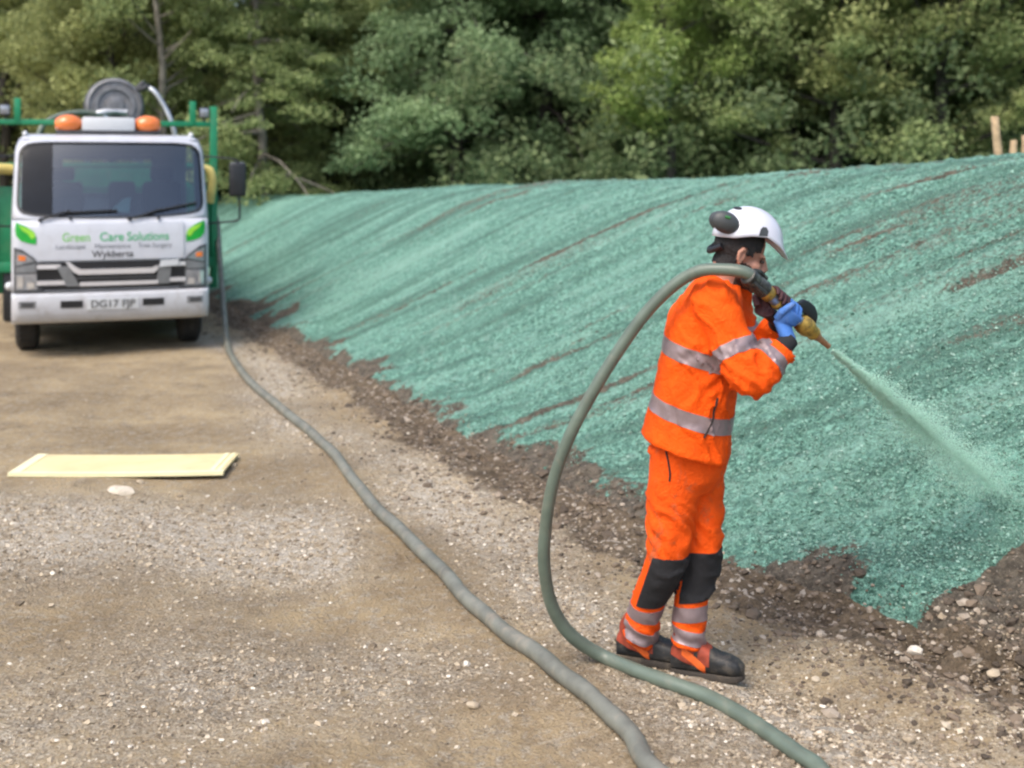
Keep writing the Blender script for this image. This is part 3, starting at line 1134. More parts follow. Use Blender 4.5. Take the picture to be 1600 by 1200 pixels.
def front_strip(zs, name, mat, parent):
    V, Fs = [], []
    for z in zs:
        for u in UU:
            V.append((hw(z) * u, fy(hw(z) * u, z), z))
    n = len(UU)
    for i in range(len(zs) - 1):
        for k in range(n - 1):
            Fs.append((i * n + k, i * n + k + 1, (i + 1) * n + k + 1, (i + 1) * n + k))
    return V, Fs


def patch(name, poly, off, mat, parent, thick=.02, step=.06):
    """front-view polygon wrapped onto the cab front and lifted off it"""
    bm = bmesh.new()
    f = bm.faces.new([bm.verts.new((x, 0, z)) for x, z in poly])
    xs = [p[0] for p in poly]
    zs = [p[1] for p in poly]
    for k in np.arange(min(xs) + step, max(xs), step):
        bmesh.ops.bisect_plane(bm, geom=bm.verts[:] + bm.edges[:] + bm.faces[:], plane_co=(k, 0, 0), plane_no=(1, 0, 0))
    for k in np.arange(min(zs) + step * 1.5, max(zs), step * 1.5):
        bmesh.ops.bisect_plane(bm, geom=bm.verts[:] + bm.edges[:] + bm.faces[:], plane_co=(0, 0, k), plane_no=(0, 0, 1))
    bmesh.ops.recalc_face_normals(bm, faces=bm.faces)
    if bm.faces and list(bm.faces)[0].normal.y > 0:
        bmesh.ops.reverse_faces(bm, faces=bm.faces)
    r = bmesh.ops.extrude_face_region(bm, geom=bm.faces[:])
    top = {g for g in r['geom'] if isinstance(g, bmesh.types.BMVert)}
    for v in bm.verts:
        v.co.y = fy(v.co.x, v.co.z) - .003 - (off if v in top else off - thick)
    bmesh.ops.recalc_face_normals(bm, faces=bm.faces)
    for f in bm.faces:
        f.smooth = True
    me = bpy.data.meshes.new(name)
    bm.to_mesh(me)
    bm.free()
    me.set_sharp_from_angle(angle=R(35))
    return link(name, me, mat, parent)


def rect(x0, x1, z0, z1):
    return [(x0, z0), (x1, z0), (x1, z1), (x0, z1)]


def writing(body, x, z, size, mat, parent, name='lettering', yfix=None, off=.008, width=None, bold=.0):
    cu = bpy.data.curves.new('t', 'FONT')
    cu.body = body
    cu.size = size
    cu.align_x = 'CENTER'
    cu.align_y = 'CENTER'
    cu.offset = bold
    to = bpy.data.objects.new('t', cu)
    COL.objects.link(to)
    bpy.context.view_layer.update()
    me = bpy.data.meshes.new_from_object(to.evaluated_get(bpy.context.evaluated_depsgraph_get()))
    bpy.data.objects.remove(to)
    co = get_co(me)
    if width:
        co[:, 0] *= width / max(1e-6, co[:, 0].max() - co[:, 0].min())
    out = np.zeros_like(co)
    for i, (a, b_, _) in enumerate(co):
        out[i] = (x + a, (fy(x + a, z + b_) - .003 if yfix is None else yfix) - off, z + b_)
    me.vertices.foreach_set('co', out.ravel())
    me.update()
    me.name = name
    return link(name, me, mat, parent)


# cab shell
V, Fs = front_strip(list(np.linspace(.72, 1.47, 9)), '', None, None)
mc = MB().add(V, Fs)
z0, z1 = 1.47, 2.325
K = 88


def wind_pt(a, f):
    """between the opening (f=0, rounded) and the rectangle of the zone (f=1)"""
    ca, sa = math.cos(a), math.sin(a)
    e = 9.0
    rr = (abs(ca) ** e + abs(sa) ** e) ** (-1 / e)
    iu, iv = ca * rr * .955, sa * rr
    zi = 1.905 + iv * .395
    sag = .045 * (1 - abs(iu) ** 2.0) * max(0, -iv)
    zi -= sag - .02 * max(0, -iv)
    m = max(abs(ca), abs(sa))
    ou, ov = ca / m, sa / m
    zo = (z0 + z1) / 2 + ov * (z1 - z0) / 2
    u = iu + (ou - iu) * f
    z = zi + (zo - zi) * f
    return u, z


V, Fs = [], []
fr_ = [0, .15, .5, 1]
for f in fr_:
    for k in range(K):
        u, z = wind_pt(2 * math.pi * k / K, f)
        V.append((hw(z) * u, fy(hw(z) * u, z) + (.02 if f == 0 else 0), z))
for i in range(len(fr_) - 1):
    for k in range(K):
        k2 = (k + 1) % K
        Fs.append((i * K + k, (i + 1) * K + k, (i + 1) * K + k2, i * K + k2))
mc.add(V, Fs)
V, Fs = front_strip([2.325, 2.345, 2.362, 2.375, 2.385, 2.39], '', None, None)
mc.add(V, Fs)
YB = 1.62
for sgn in (-1, 1):        # sides with the wheel arch
    zs = [.72, .9, 1.1, 1.3, 1.5, 1.7, 1.9, 2.1, 2.25, 2.325, 2.36, 2.39]
    side = [(hw(z) * sgn, fy(hw(z) * sgn, z), z) for z in zs]
    back = [(hw(z) * sgn, YB, z) for z in zs]
    V, Fs = side + back, []
    n = len(zs)
    for i in range(n - 1):
        if i >= 1:
            Fs.append((i, i + 1, n + i + 1, n + i))
    b_ = len(V)
    arch = [(hw(.8) * sgn, .88 + .47 * math.cos(a), .38 + .47 * math.sin(a)) for a in np.linspace(R(133), R(47), 9)]
    V += arch
    Fs.append((0, 1, n + 1, n) + tuple(b_ + k for k in range(8, -1, -1)))
    mc.add(V, Fs)
# roof, back wall
nU = len(UU)
V = [(hw(2.39) * u, fy(hw(2.39) * u, 2.39), 2.39) for u in UU] + [(hw(2.39) * u, 1.2, 2.40) for u in UU] + [(hw(2.36) * u, YB, 2.36) for u in UU] + [(hw(.72) * u, YB, .72) for u in UU]
Fs = []
for i in range(2):
    for k in range(nU - 1):
        Fs.append((i * nU + k, i * nU + k + 1, (i + 1) * nU + k + 1, (i + 1) * nU + k))
mc.add(V, Fs)
# rear wall with a window opening
V = [(-.9, YB, .72), (.9, YB, .72), (.9, YB, 2.36), (-.9, YB, 2.36), (-.5, YB, 1.72), (.5, YB, 1.72), (.5, YB, 2.12), (-.5, YB, 2.12)]
mc.add(V, [(0, 1, 5, 4), (1, 2, 6, 5), (2, 3, 7, 6), (3, 0, 4, 7)])
cab = mc.build('cab', M['white'], truck, smooth=True)
sol = cab.modifiers.new('thick', 'SOLIDIFY')
sol.thickness = .005
sol.offset = 0

# windscreen and its black surround
V, Fs = [], []
fl = [.0, .25, .5, .75, 1.0]
for f in fl:
    for k in range(K):
        u, z = wind_pt(2 * math.pi * k / K, 0)
        u, z = u * f, 1.905 + (z - 1.905) * f
        V.append((hw(z) * u, fy(hw(z) * u, z) + .012, z))
for i in range(len(fl) - 1):
    for k in range(K):
        k2 = (k + 1) % K
        if i == 0:
            Fs.append((0, K + k, K + k2))
        else:
            Fs.append((i * K + k, (i + 1) * K + k, (i + 1) * K + k2, i * K + k2))
glass = MB().add(V, Fs).build('windscreen', M['glass'], truck, smooth=True)
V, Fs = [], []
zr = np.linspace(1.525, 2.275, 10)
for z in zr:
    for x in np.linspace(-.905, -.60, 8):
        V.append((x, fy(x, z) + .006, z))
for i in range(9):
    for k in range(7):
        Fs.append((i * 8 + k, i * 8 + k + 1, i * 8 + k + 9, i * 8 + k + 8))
MB().add(V, Fs).build('dark_reflection', simple('dark_reflection', (.006, .008, .012), .35, spec=.25), glass, smooth=True)  # dark reflection on the left of the glass, put in as a black sheet
V, Fs = [], []
for (f, dy) in ((-.0, -.006), (.10, -.010), (.12, .004)):
    for k in range(K):
        u, z = wind_pt(2 * math.pi * k / K, max(0, f))
        if f <= 0:
            u, z = u * .985, 1.905 + (z - 1.905) * .965
        V.append((hw(z) * u, fy(hw(z) * u, z) + dy, z))
for i in range(2):
    for k in range(K):
        k2 = (k + 1) % K
        Fs.append((i * K + k, (i + 1) * K + k, (i + 1) * K + k2, i * K + k2))
MB().add(V, Fs).build('seal', M['black'], glass, smooth=True)
for (pv, a0, b0_, c0) in (((-.72, 1.475), (-.60, 1.52), (-.42, 1.565), (.10, 1.585)), ((.17, 1.475), (.36, 1.53), (.5, 1.575), (.93, 1.66))):
    mw = MB()
    P3 = [Vector((x, fy(x, z) - .035, z)) for x, z in (pv, a0, b0_)]
    mw.tube(P3, .012, 6)
    P3 = [Vector((x, fy(x, z) - .022, z)) for x, z in [(b0_[0] + (c0[0] - b0_[0]) * k / 8 - .05, b0_[1] + (c0[1] - b0_[1]) * k / 8 - .02) for k in range(9)]]
    mw.tube(P3, .013, 6)
    mw.tube([(pv[0], fy(*pv) + .01, pv[1]), (pv[0], fy(*pv) - .05, pv[1])], .02, 8)
    mw.tube([(pv[0] + .3, fy(*pv) + .01, pv[1]), (pv[0] + .3, fy(*pv) - .04, pv[1] + .01)], .016, 8)
    mw.build('wiper', M['black'], truck, smooth=True)

# front lid, lettering and logos
lid = patch('front_lid', [(-.73, 1.05), (.73, 1.05), (.73, 1.44), (-.73, 1.44)], .012, M['white'], truck, .02)
writing('Green', -.365, 1.285, .13, M['tg1'], lid, off=.016, width=.27, bold=.0012)
writing('Care', -.01, 1.285, .13, M['tg2'], lid, off=.016, width=.24, bold=.0012)
writing('Solutions', .36, 1.285, .13, M['tg2'], lid, off=.016, width=.43, bold=.0012)
writing('Landscape', -.42, 1.19, .07, M['tgrey'], lid, off=.016, width=.29)
writing('Maintenance', 0, 1.19, .07, M['tgrey'], lid, off=.016, width=.36)
writing('Tree Surgery', .43, 1.19, .07, M['tgrey'], lid, off=.016, width=.35)
writing('Wykberta', 0, 1.105, .10, M['tblack'], lid, off=.016, width=.42, bold=.001)
for sg in (-1, 1):
    def mp(q):
        return [(sg * x, z) for x, z in q] if sg > 0 else [(-x, z) for x, z in q][::-1]
    lf = patch('leaf_logo', mp([(.76, 1.22), (.755, 1.29), (.79, 1.36), (.86, 1.41), (.955, 1.45), (.965, 1.38), (.955, 1.31), (.91, 1.26), (.84, 1.235)]), .007, M['leafdark'], truck, .008, .03)
    patch('lime_leaf', mp([(.762, 1.30), (.775, 1.345), (.83, 1.385), (.93, 1.42), (.89, 1.365), (.84, 1.33), (.80, 1.275)]), .010, M['leaflite'], lf, .006, .03)

# grille and bars
gr = patch('grille', [(-.76, .735), (.76, .735), (.76, 1.035), (-.76, 1.035)], .004, M['black'], truck, .03)
for zc, hh in ((.985, .022), (.815, .022)):
    patch('side_bar', rect(-.75, -.52 if zc > .9 else -.46, zc - hh, zc + hh), .03, M['chrome'], gr, .03)
    patch('side_bar', rect(.55 if zc > .9 else .50, .75, zc - hh, zc + hh), .03, M['chrome'], gr, .03)
patch('centre_bar', [(-.40, .93), (-.34, .895), (.42, .895), (.46, .93), (.46, .975), (.40, .95), (-.32, .95), (-.38, .985), (-.43, 1.03), (-.47, 1.03)], .034, M['chrome'], gr, .03)
patch('centre_bar', rect(-.33, .46, .775, .815), .034, M['chrome'], gr, .03)
patch('centre_bar', rect(-.40, .44, .845, .868), .026, M['dgrey'], gr, .03)
patch('slash', [(-.56, .985), (-.44, .985), (-.33, .775), (-.46, .775)], .032, M['grey'], gr, .03)
patch('slash', [(.44, .775), (.58, .775), (.60, .95), (.47, .95)], .032, M['grey'], gr, .03)
patch('badge', [(.47, .955), (.66, .97), (.68, 1.035), (.49, 1.03)], .045, M['plate'], gr, .02)

# headlights
for sg in (-1, 1):
    def mp(q):
        return [(sg * x, z) for x, z in q] if sg > 0 else [(-x, z) for x, z in q][::-1]
    hl = patch('headlight', mp([(.68, .725), (.975, .725), (.975, 1.19), (.90, 1.17), (.78, 1.08), (.74, 1.03), (.74, .90), (.74, .80)]), .014, M['dgrey'], truck, .03, .04)
    patch('lens', mp([(.745, .745), (.955, .745), (.955, .915), (.755, .915)]), .022, M['lampglass'], hl, .02, .04)
    patch('reflector', mp([(.885, .77), (.94, .77), (.94, .89), (.885, .89)]), .028, M['clearlamp'], hl, .02, .03)
    patch('reflector', mp([(.775, .765), (.84, .755), (.85, .82), (.785, .83)]), .028, M['clearlamp'], hl, .02, .03)
    patch('lens', mp([(.76, 1.045), (.955, 1.0), (.955, 1.155), (.88, 1.13)]), .022, M['lampglass'], hl, .02, .04)
    patch('indicator', mp([(.86, 1.055), (.93, 1.055), (.93, 1.11), (.86, 1.10)]), .028, M['amber'], hl, .015, .03)
    patch('lens', mp([(.76, .93), (.955, .93), (.955, .985), (.76, 1.02)]), .02, M['grey'], hl, .02, .04)

# bumper
prof = [(.385, .09), (.39, .03), (.43, -.03), (.52, -.065), (.64, -.075), (.685, -.065), (.705, -.03), (.71, .06)]
V, Fs = [], []
for z, y in prof:
    for u in UU:
        V.append((1.0 * u, y + bow(u) * 1.0, z))
for i in range(len(prof) - 1):
    for k in range(nU - 1):
        Fs.append((i * nU + k, i * nU + k + 1, (i + 1) * nU + k + 1, (i + 1) * nU + k))
for sgn, k in ((-1, 0), (1, nU - 1)):
    b_ = len(V)
    for z, y in prof:
        V.append((1.0 * sgn, .75, z))
    for i in range(len(prof) - 1):
        Fs.append((i * nU + k, (i + 1) * nU + k, b_ + i + 1, b_ + i))
bmp = MB().add(V, Fs).build('bumper', M['bumper'], truck, smooth=True)
sm_ = bmp.modifiers.new('thick', 'SOLIDIFY')
sm_.thickness = .015


def bpatch(name, x0, x1, za, zb, mat, par, off=.006):
    n_ = 8
    V, Fs = [], []
    for j in range(2):
        for i in range(n_ + 1):
            x = x0 + (x1 - x0) * i / n_
            for z in (za, zb):
                V.append((x, float(np.interp(z, [p[0] for p in prof], [p[1] for p in prof])) + bow(x) - (off if j else off - .02), z))
    b_ = 2 * (n_ + 1)
    for i in range(n_):
        k = 2 * i
        Fs += [(b_ + k, b_ + k + 1, b_ + k + 3, b_ + k + 2), (k, k + 2, b_ + k + 2, b_ + k), (k + 1, b_ + k + 1, b_ + k + 3, k + 3)]
    Fs += [(0, b_, b_ + 1, 1), (2 * n_, 2 * n_ + 1, b_ + 2 * n_ + 1, b_ + 2 * n_)]
    return MB().add(V, Fs).build(name, mat, par)


for x0, x1 in ((-.52, -.30), (.30, .52)):
    bpatch('vent', x0, x1, .555, .63, M['black'], bmp)
for x0, x1 in ((-.93, -.76), (.76, .93)):
    fl_ = bpatch('fog_lamp', x0, x1, .56, .635, M['lampglass'], bmp)
    bpatch('lamp_insert', x0 + .03, x1 - .02, .575, .62, M['dgrey'], fl_, .010)
npl = bpatch('number_plate', -.26, .26, .53, .645, M['plate'], bmp, .012)
writing('DG17 FJP', 0, .585, .11, M['tblack'], npl, yfix=-.075, off=.018, width=.44, bold=.0008)

# roof bar and beacons, roof lamps
rb = MB().box((-.02, .75, 2.505), (.56, .22, .15)).build('light_bar', M['plate'], truck, .02)
MB().box((-.02, .75, 2.415), (1.10, .20, .036)).build('bar_base', M['dgrey'], rb, .01)
for sx in (-.44, .38):
    V, Fs = ellipsoid((0, 0, 0), (.155, .13, .105), None, 24, 14)
    V = [Vector((max(-.14, min(.14, p.x)) + sx + (.0 if sx < 0 else .02), p.y + .75, max(-.075, p.z) + 2.505)) for p in V]
    be = MB().add(V, Fs).build('beacon', M['amber'], truck, smooth=True)
for sx in (-.88, .86):
    V, Fs = ellipsoid((sx, .60, 2.385), (.03, .06, .035))
    MB().add(V, Fs).build('marker_lamp', M['plate'], truck, smooth=True)

# mirrors
for sg in (-1, 1):
    arm = MB()
    arm.tube(smooth_path([(sg * .99, .55, 2.15), (sg * 1.12, .48, 2.14), (sg * 1.340, .42, 2.11), (sg * 1.360, .42, 2.05)], 5), .011, 7)
    arm.build('mirror_arm', M['black'], truck, smooth=True)
    arm = MB()
    arm.tube(smooth_path([(sg * 1.375, .42, 1.72), (sg * 1.380, .42, 1.52), (sg * 1.360, .43, 1.43), (sg * 1.2, .46, 1.405), (sg * 1.0, .52, 1.39)], 6), .012, 7)
    arm = arm.build('mirror_arm', M['black'], truck, smooth=True)
    mr = MB().box((sg * 1.360, .44, 1.885), (.19, .09, .38)).build('mirror', M['black'], truck, .03, seg=3)
    MB().box((sg * 1.360, .47, 2.075), (.15, .08, .022)).build('mirror_cap', M['grey'], mr, .006)
    V, Fs = ellipsoid((sg * 1.03, .42, .76), (.045, .06, .045))
    MB().add(V, Fs).build('side_marker', M['plate'], truck, smooth=True)
    dr_ = MB().box((sg * 1.004, .98, 1.25), (.012, .98, .75)).build('door', M['white'], truck, .01)
    MB().box((sg * 1.018, 1.3, 1.38), (.02, .16, .04)).build('handle', M['black'], dr_, .005)
    V = [(sg * (hw(z) + .004), y, z) for y, z in ((.42, 1.55), (1.42, 1.55), (1.42, 2.2), (.62, 2.2))] + [(sg * (hw(z) - .01), y, z) for y, z in ((.42, 1.55), (1.42, 1.55), (1.42, 2.2), (.62, 2.2))]
    MB().add(V, [(0, 1, 2, 3), (7, 6, 5, 4), (0, 4, 5, 1), (1, 5, 6, 2), (2, 6, 7, 3), (3, 7, 4, 0)]).build('side_window', M['black'], dr_)

# cab inside
MB().box((0, 1.1, 2.33), (1.7, .9, .02)).build('headliner', M['dgrey'], truck)
MB().box((0, .62, 1.36), (1.8, .5, .30)).build('dashboard', M['dgrey'], truck, .05)
MB().box((0, 1.1, .86), (1.9, 1.0, .08)).build('cab_floor', M['black'], truck)
for sx in (-.5, .15, .6):
    seat = MB().box((sx, 1.36, 1.55), (.44 if sx != .15 else .3, .14, .62), Matrix.Rotation(R(-8), 3, 'X')).build('seat', M['seat'], truck, .05)
    if sx != .15:
        MB().box((sx, 1.40, 1.95), (.26, .09, .16)).build('headrest', M['seat'], seat, .035)
V, Fs = [], []
cst = Vector((-.48, .70, 1.66))
rotm = Matrix.Rotation(R(-35), 3, 'X')
mw = MB()
mw.tube([cst + rotm @ Vector((.2 * math.cos(a), 0, .2 * math.sin(a))) for a in np.linspace(0, 2 * math.pi, 25)], .014, 7)
mw.tube([cst + rotm @ Vector((-.2, 0, 0)), cst + rotm @ Vector((.2, 0, 0))], .018, 6)
mw.tube([cst, cst + Vector((0, -.15, -.25))], .03, 6)
mw.build('steering_wheel', M['black'], truck, smooth=True)
rw_ = MB()
for (c_, sz_) in (((0, YB - .02, 1.70), (1.06, .03, .04)), ((0, YB - .02, 2.14), (1.06, .03, .04)), ((-.52, YB - .02, 1.92), (.04, .03, .42)), ((.52, YB - .02, 1.92), (.04, .03, .42))):
    rw_.box(c_, sz_)
rw_.build('rear_window_frame', M['grey'], truck)
pp = MB().add([(-.02, .30, 1.55), (.18, .28, 1.53), (.20, .36, 1.70), (.12, .38, 1.68), (-.02, .31, 1.55), (.18, .29, 1.53), (.20, .37, 1.70), (.12, .39, 1.68)], [(0, 1, 2, 3), (7, 6, 5, 4), (0, 4, 5, 1), (1, 5, 6, 2), (2, 6, 7, 3), (3, 7, 4, 0)]).build('paper_sheet', M['paper'], truck)

# chassis, axles, wheels
ch = MB()
for sx in (-.4, .4):
    ch.box((sx, 3.1, .62), (.09, 5.6, .2))
ch.box((0, .88, .42), (1.5, .12, .14))
ch.box((0, 4.1, .42), (1.5, .14, .16))
ch.box((0, .95, .66), (.9, 1.2, .35))
ch.build('chassis', M['black'], truck)
MB().box((0, 1.85, .47), (1.9, 1.2, .50)).build('underbody_blocker', M['black'], truck, .04)  # oversized box added to block light and darken the ground under the truck
MB().box((-.86, 2.3, .52), (.6, 1.0, .62)).build('fuel_tank', M['black'], truck, .05)
MB().box((.86, 2.3, .52), (.6, 1.0, .62)).build('battery_box', M['black'], truck, .03)
for sx in (-.82, .82):
    MB().box((sx, 3.55, .45), (.62, .03, .62)).build('mud_flap', M['rubber'], truck, .005)
for sx in (-.88, .88):
    MB().box((sx, .88, .84), (.26, 1.0, .03)).build('mudguard', M['black'], truck, .01)


def wheel(x, y, wd=.23, r=.385):
    s_ = 1 if x > 0 else -1
    V, Fs = lathe([(.20, -wd / 2), (r - .06, -wd / 2 - .006), (r - .015, -wd / 2 + .015), (r, -wd / 2 + .05), (r, wd / 2 - .05), (r - .015, wd / 2 - .015), (r - .06, wd / 2 + .006), (.20, wd / 2)], (x, y, r + .03), (1, 0, 0), 36)
    wh = MB().add(V, Fs).build('wheel', M['tyre'], truck, smooth=True)
    V, Fs = lathe([(.001, .0), (.07, .03), (.09, -.02), (.17, -.05), (.205, .01), (.21, .012)], (x + s_ * wd / 2, y, r + .03), (s_, 0, 0), 28)
    MB().add(V, Fs).build('rim', M['grey'], wh, smooth=True)
    tre = MB()
    for k in range(36):
        a = 2 * math.pi * k / 36
        for q in (-.055, .0, .055):
            tre.box((x + q, y + math.cos(a) * (r + .002), r + .03 + math.sin(a) * (r + .002)), (.042, .045, .012), Matrix.Rotation(a - math.pi / 2, 3, 'X'))
    tre.build('tread', M['tyre'], wh)


for sx in (-.86, .86):
    wheel(sx, .88)
for sx in (-.95, -.68, .68, .95):
    wheel(sx, 4.1, .2)

# green body: deck, sides, headboard frame
MB().box((0, 4.1, .86), (2.5, 4.7, .12)).build('deck', M['green'], truck, .01)
for sx in (-1, 1):
    sd_ = MB().box((sx * 1.235, 4.1, 1.28), (.05, 4.7, .72)).build('side_panel', M['green'], truck, .012)
    for k in range(6):
        MB().box((sx * 1.268, 2.0 + .82 * k, 1.28), (.03, .07, .74)).build('stake', M['green'], sd_, .006)
    MB().box((sx * 1.25, 1.84, 1.66), (.085, .085, 2.24)).build('corner_post', M['green'], truck, .008)
    MB().box((sx * 1.0, 1.84, 2.69), (.075, .075, .30)).build('rack_post', M['green'], truck, .008)
    lm = MB().box((sx * 1.135, 1.84, 2.70), (.12, .10, .13)).build('work_lamp', M['black'], truck, .015)
    MB().box((sx * 1.135, 1.785, 2.70), (.10, .012, .10)).build('lens', M['lampglass'], lm, .004)
    MB().tube([(sx * 1.135, 1.84, 2.56), (sx * 1.135, 1.84, 2.65)], .015, 7).build('bracket', M['dgrey'], lm)
MB().box((0, 1.84, 2.56), (2.42, .06, .065)).build('rack_rail', M['green'], truck, .008)
MB().box((0, 1.80, 1.35), (2.4, .05, .9)).build('headboard', M['green'], truck, .01)
MB().box((0, 1.84, 2.05), (2.42, .05, .06)).build('rack_rail', M['green'], truck, .008)
MB().box((-1.16, 2.1, 1.0), (.16, .5, .9)).build('locker', M['green'], truck, .01)

# hydroseeding tank on the deck with domed hatch, pump pipes and gun
V, Fs = loft([[(x_, y_, z_) for x_, z_ in [(1.18 * math.cos(a) * (1 if math.sin(a) > 0 else 1), 1.55 + .62 * math.sin(a) if math.sin(a) < 0 else 1.55 + .52 * math.sin(a)) for a in np.linspace(0, 2 * math.pi, 33)[:-1]]] for y_ in (2.2, 2.25, 5.4, 5.45)])
tank = MB().add(V, Fs).build('tank', M['green'], truck, smooth=True)
V, Fs = lathe([(.33, -.05), (.35, .0), (.35, .1), (.335, .12), (.31, .125), (.30, .10), (.26, .10), (.25, .13), (.20, .13), (.19, .10), (.12, .10), (.11, .14), (.05, .15), (.001, .15)], (.115, 2.72, 2.80), (0, -1, .12), 40)
rl = MB().add(V, Fs).build('hose_reel', M['reel'], truck, smooth=True)
for q in (-.15, -.1, -.05):
    ring = [Vector((.115 + .345 * math.cos(a), 2.72 - q, 2.80 + .345 * math.sin(a))) for a in np.linspace(0, 2 * math.pi, 33)]
    MB().tube(ring, .028, 7).build('hose_turn', M['dgrey'], rl, smooth=True)
ro = MB()
for q in (-.36, .36):
    ro.box((.115 + q * .9, 2.75, 2.28), (.07, .12, .95))
ro.box((.045, 2.75, 2.42), (.8, .3, .12))
ro.build('reel_stand', M['dgrey'], rl)
fp = MB()
fp.tube([(-.12, 2.50, 2.70), (.0, 2.50, 2.72), (.12, 2.50, 2.73), (.26, 2.50, 2.72)], [.035, .05, .03, .045], 10)
fp.tube([(-.02, 2.49, 2.69), (.06, 2.49, 2.58)], .03, 8)
fp.build('pipe_fitting', M['steel'], truck, smooth=True)
MB().tube(smooth_path([(-.10, 2.5, 2.70), (-.30, 2.45, 2.71), (-.52, 2.4, 2.67), (-.70, 2.35, 2.57), (-.78, 2.3, 2.40), (-.8, 2.3, 2.1)], 6), .035, 9).build('feed_pipe', M['hose_green'], truck, smooth=True)
gn = MB()
gn.tube([(.36, 2.70, 2.98), (.43, 2.65, 3.06), (.47, 2.62, 3.12)], [.05, .045, .03], 9)
gn.tube([(.40, 2.72, 2.90), (.38, 2.74, 2.66), (.38, 2.74, 2.1)], .04, 8)
gn.tube([(.43, 2.6, 3.02), (.52, 2.5, 3.06)], .035, 8)
gn.build('spray_gun', M['dgrey'], truck, smooth=True)
MB().tube(smooth_path([(.50, 2.55, 3.05), (.60, 2.5, 2.98), (.72, 2.45, 2.78), (.80, 2.4, 2.58), (.86, 2.38, 2.30)], 6), .035, 9).build('gun_hose', M['steel'], truck, smooth=True)
yc = MB().tube(smooth_path([(1.10, 1.72, 2.02), (1.19, 1.68, 1.98), (1.22, 1.66, 1.85), (1.20, 1.66, 1.70), (1.19, 1.68, 1.6)], 5), .055, 9).build('yellow_cover', M['yellow'], truck, smooth=True)
yc = MB().tube(smooth_path([(-1.05, 1.72, 2.0), (-1.22, 1.68, 2.0), (-1.35, 1.66, 1.9), (-1.36, 1.66, 1.78)], 5), .065, 9).build('yellow_cover', M['yellow'], truck, smooth=True)

# ------------------------------------------------------------------ hoses
def g_pt(px, py, r):
    p = on_ground(px, py)
    for _ in range(5):
        zg = float(ground_z(p.x, p.y)) + r * .92
        p = on_ground(px, py, zg)
    return p


r1 = .034
P = [at(336, 338, 15.25), at(340, 352, 15.2), at(343, 400, 14.9), at(347, 450, 14.6), at(351, 500, 14.0), at(355, 538, 13.45)]
P += [g_pt(a, b_, r1) for a, b_ in ((366, 564), (400, 604), (440, 638), (480, 672), (514, 700), (542, 733), (567, 770), (600, 806), (650, 850), (700, 900), (740, 946), (790, 988), (850, 1028), (900, 1068), (950, 1112), (990, 1158), (1025, 1205))]
end1 = Vector((.60, 3.30, .06))
P += [end1 - Vector((.02, -.35, .02)), end1]
path = smooth_path(P, 7)
rj = np.random.default_rng(4)
for i_, p_ in enumerate(path):
    if i_ > 36:
        p_.x += .006 * math.sin(i_ * .23) + .005 * math.sin(i_ * .61 + 1)
hs1 = MB().tube(path, [r1 * (1 + .03 * math.sin(i * .9) + .02 * rj.normal()) for i in range(len(path))], 16).build('delivery_hose', M['hose_grey'], None, smooth=True)
tag(hs1, 'grey delivery hose snaking along the track from the truck to the bottom edge', 'hose')
V, Fs = lathe([(.05, 0), (.055, .01), (.055, .10), (.045, .12), (.045, .16), (.05, .17), (.05, .2)], end1 + Vector((0, .06, 0)), (.15, -1, 0), 16)
MB().add(V, Fs).build('coupling', M['coupling'], hs1, smooth=True)

NA, NB = at(1180, 441, 4.50), at(1300, 546, 4.72)          # nozzle axis, rear coupling to tip
nax = (NB - NA).normalized()
r2 = .0235
P = [NA + nax * .01, NA - nax * .06 + Vector((0, 0, .004)), at(1125, 421, 4.50), at(1092, 424, 4.53), at(1055, 444, 4.56), at(1010, 488, 4.58), at(965, 550, 4.60), at(925, 615, 4.61), at(890, 682, 4.63), at(864, 755, 4.66), at(852, 830, 4.70), at(851, 890, 4.74), at(864, 950, 4.79), at(895, 995, 4.82)]
P += [g_pt(a, b_, r2) for a, b_ in ((945, 1027), (995, 1048), (1050, 1068), (1100, 1086), (1150, 1112), (1200, 1144), (1245, 1176), (1285, 1206))]
P += [Vector((.98, 3.6, .045)), Vector((.82, 3.25, .05)), Vector((.68, 3.08, .05))]
path = smooth_path(P, 7)
hs2 = MB().tube(path, [r2 * (1 + .010 * math.sin(i * .7) + .20 * sstep(60, 110, i)) for i in range(len(path))], 16).build('delivery_hose', M['hose_green'], None, smooth=True)
tag(hs2, 'green-grey delivery hose looping from the ground over the worker\'s shoulder to the nozzle', 'hose')

# ------------------------------------------------------------------ nozzle
nz = empty('spray_nozzle', NA)
tag(nz, 'brass spray nozzle with dark coupling and valve lever, held by the worker', 'nozzle')


def along(prof, name, mat, start, par=nz):
    V, Fs = lathe(prof, nax * start, nax, 20)
    return MB().add(V, Fs).build(name, mat, par, smooth=True)


LN = (NB - NA).length
cp = along([(.027, -.05), (.033, -.045), (.034, -.01), (.030, .0), (.034, .01), (.034, .055), (.028, .06)], 'coupling', M['coupling'], 0)
sv = nax.orthogonal().normalized()
for sg in (0, 1, 2):
    dv = Matrix.Rotation(2.1 * sg + .6, 3, nax) @ sv
    e = MB().tube([dv * .032 + nax * -.03, dv * .044 + nax * .0, dv * .040 + nax * .04], .009, 7).build('cam_lever', M['coupling'], cp, smooth=True)
along([(.026, 0), (.030, .005), (.030, .035), (.026, .04)], 'collar', M['brass'], .055)
along([(.026, 0), (.024, .01), (.022, .10), (.022, .19)], 'pipe', M['steel'], .095)
along([(.026, 0), (.029, .005), (.029, .02), (.026, .025)], 'pipe_band', M['brass'], .13)
along([(.024, 0), (.034, .01), (.037, .03), (.037, .055), (.032, .07), (.028, .075), (.028, .10), (.022, .105)], 'valve_body', M['brass'], .275)
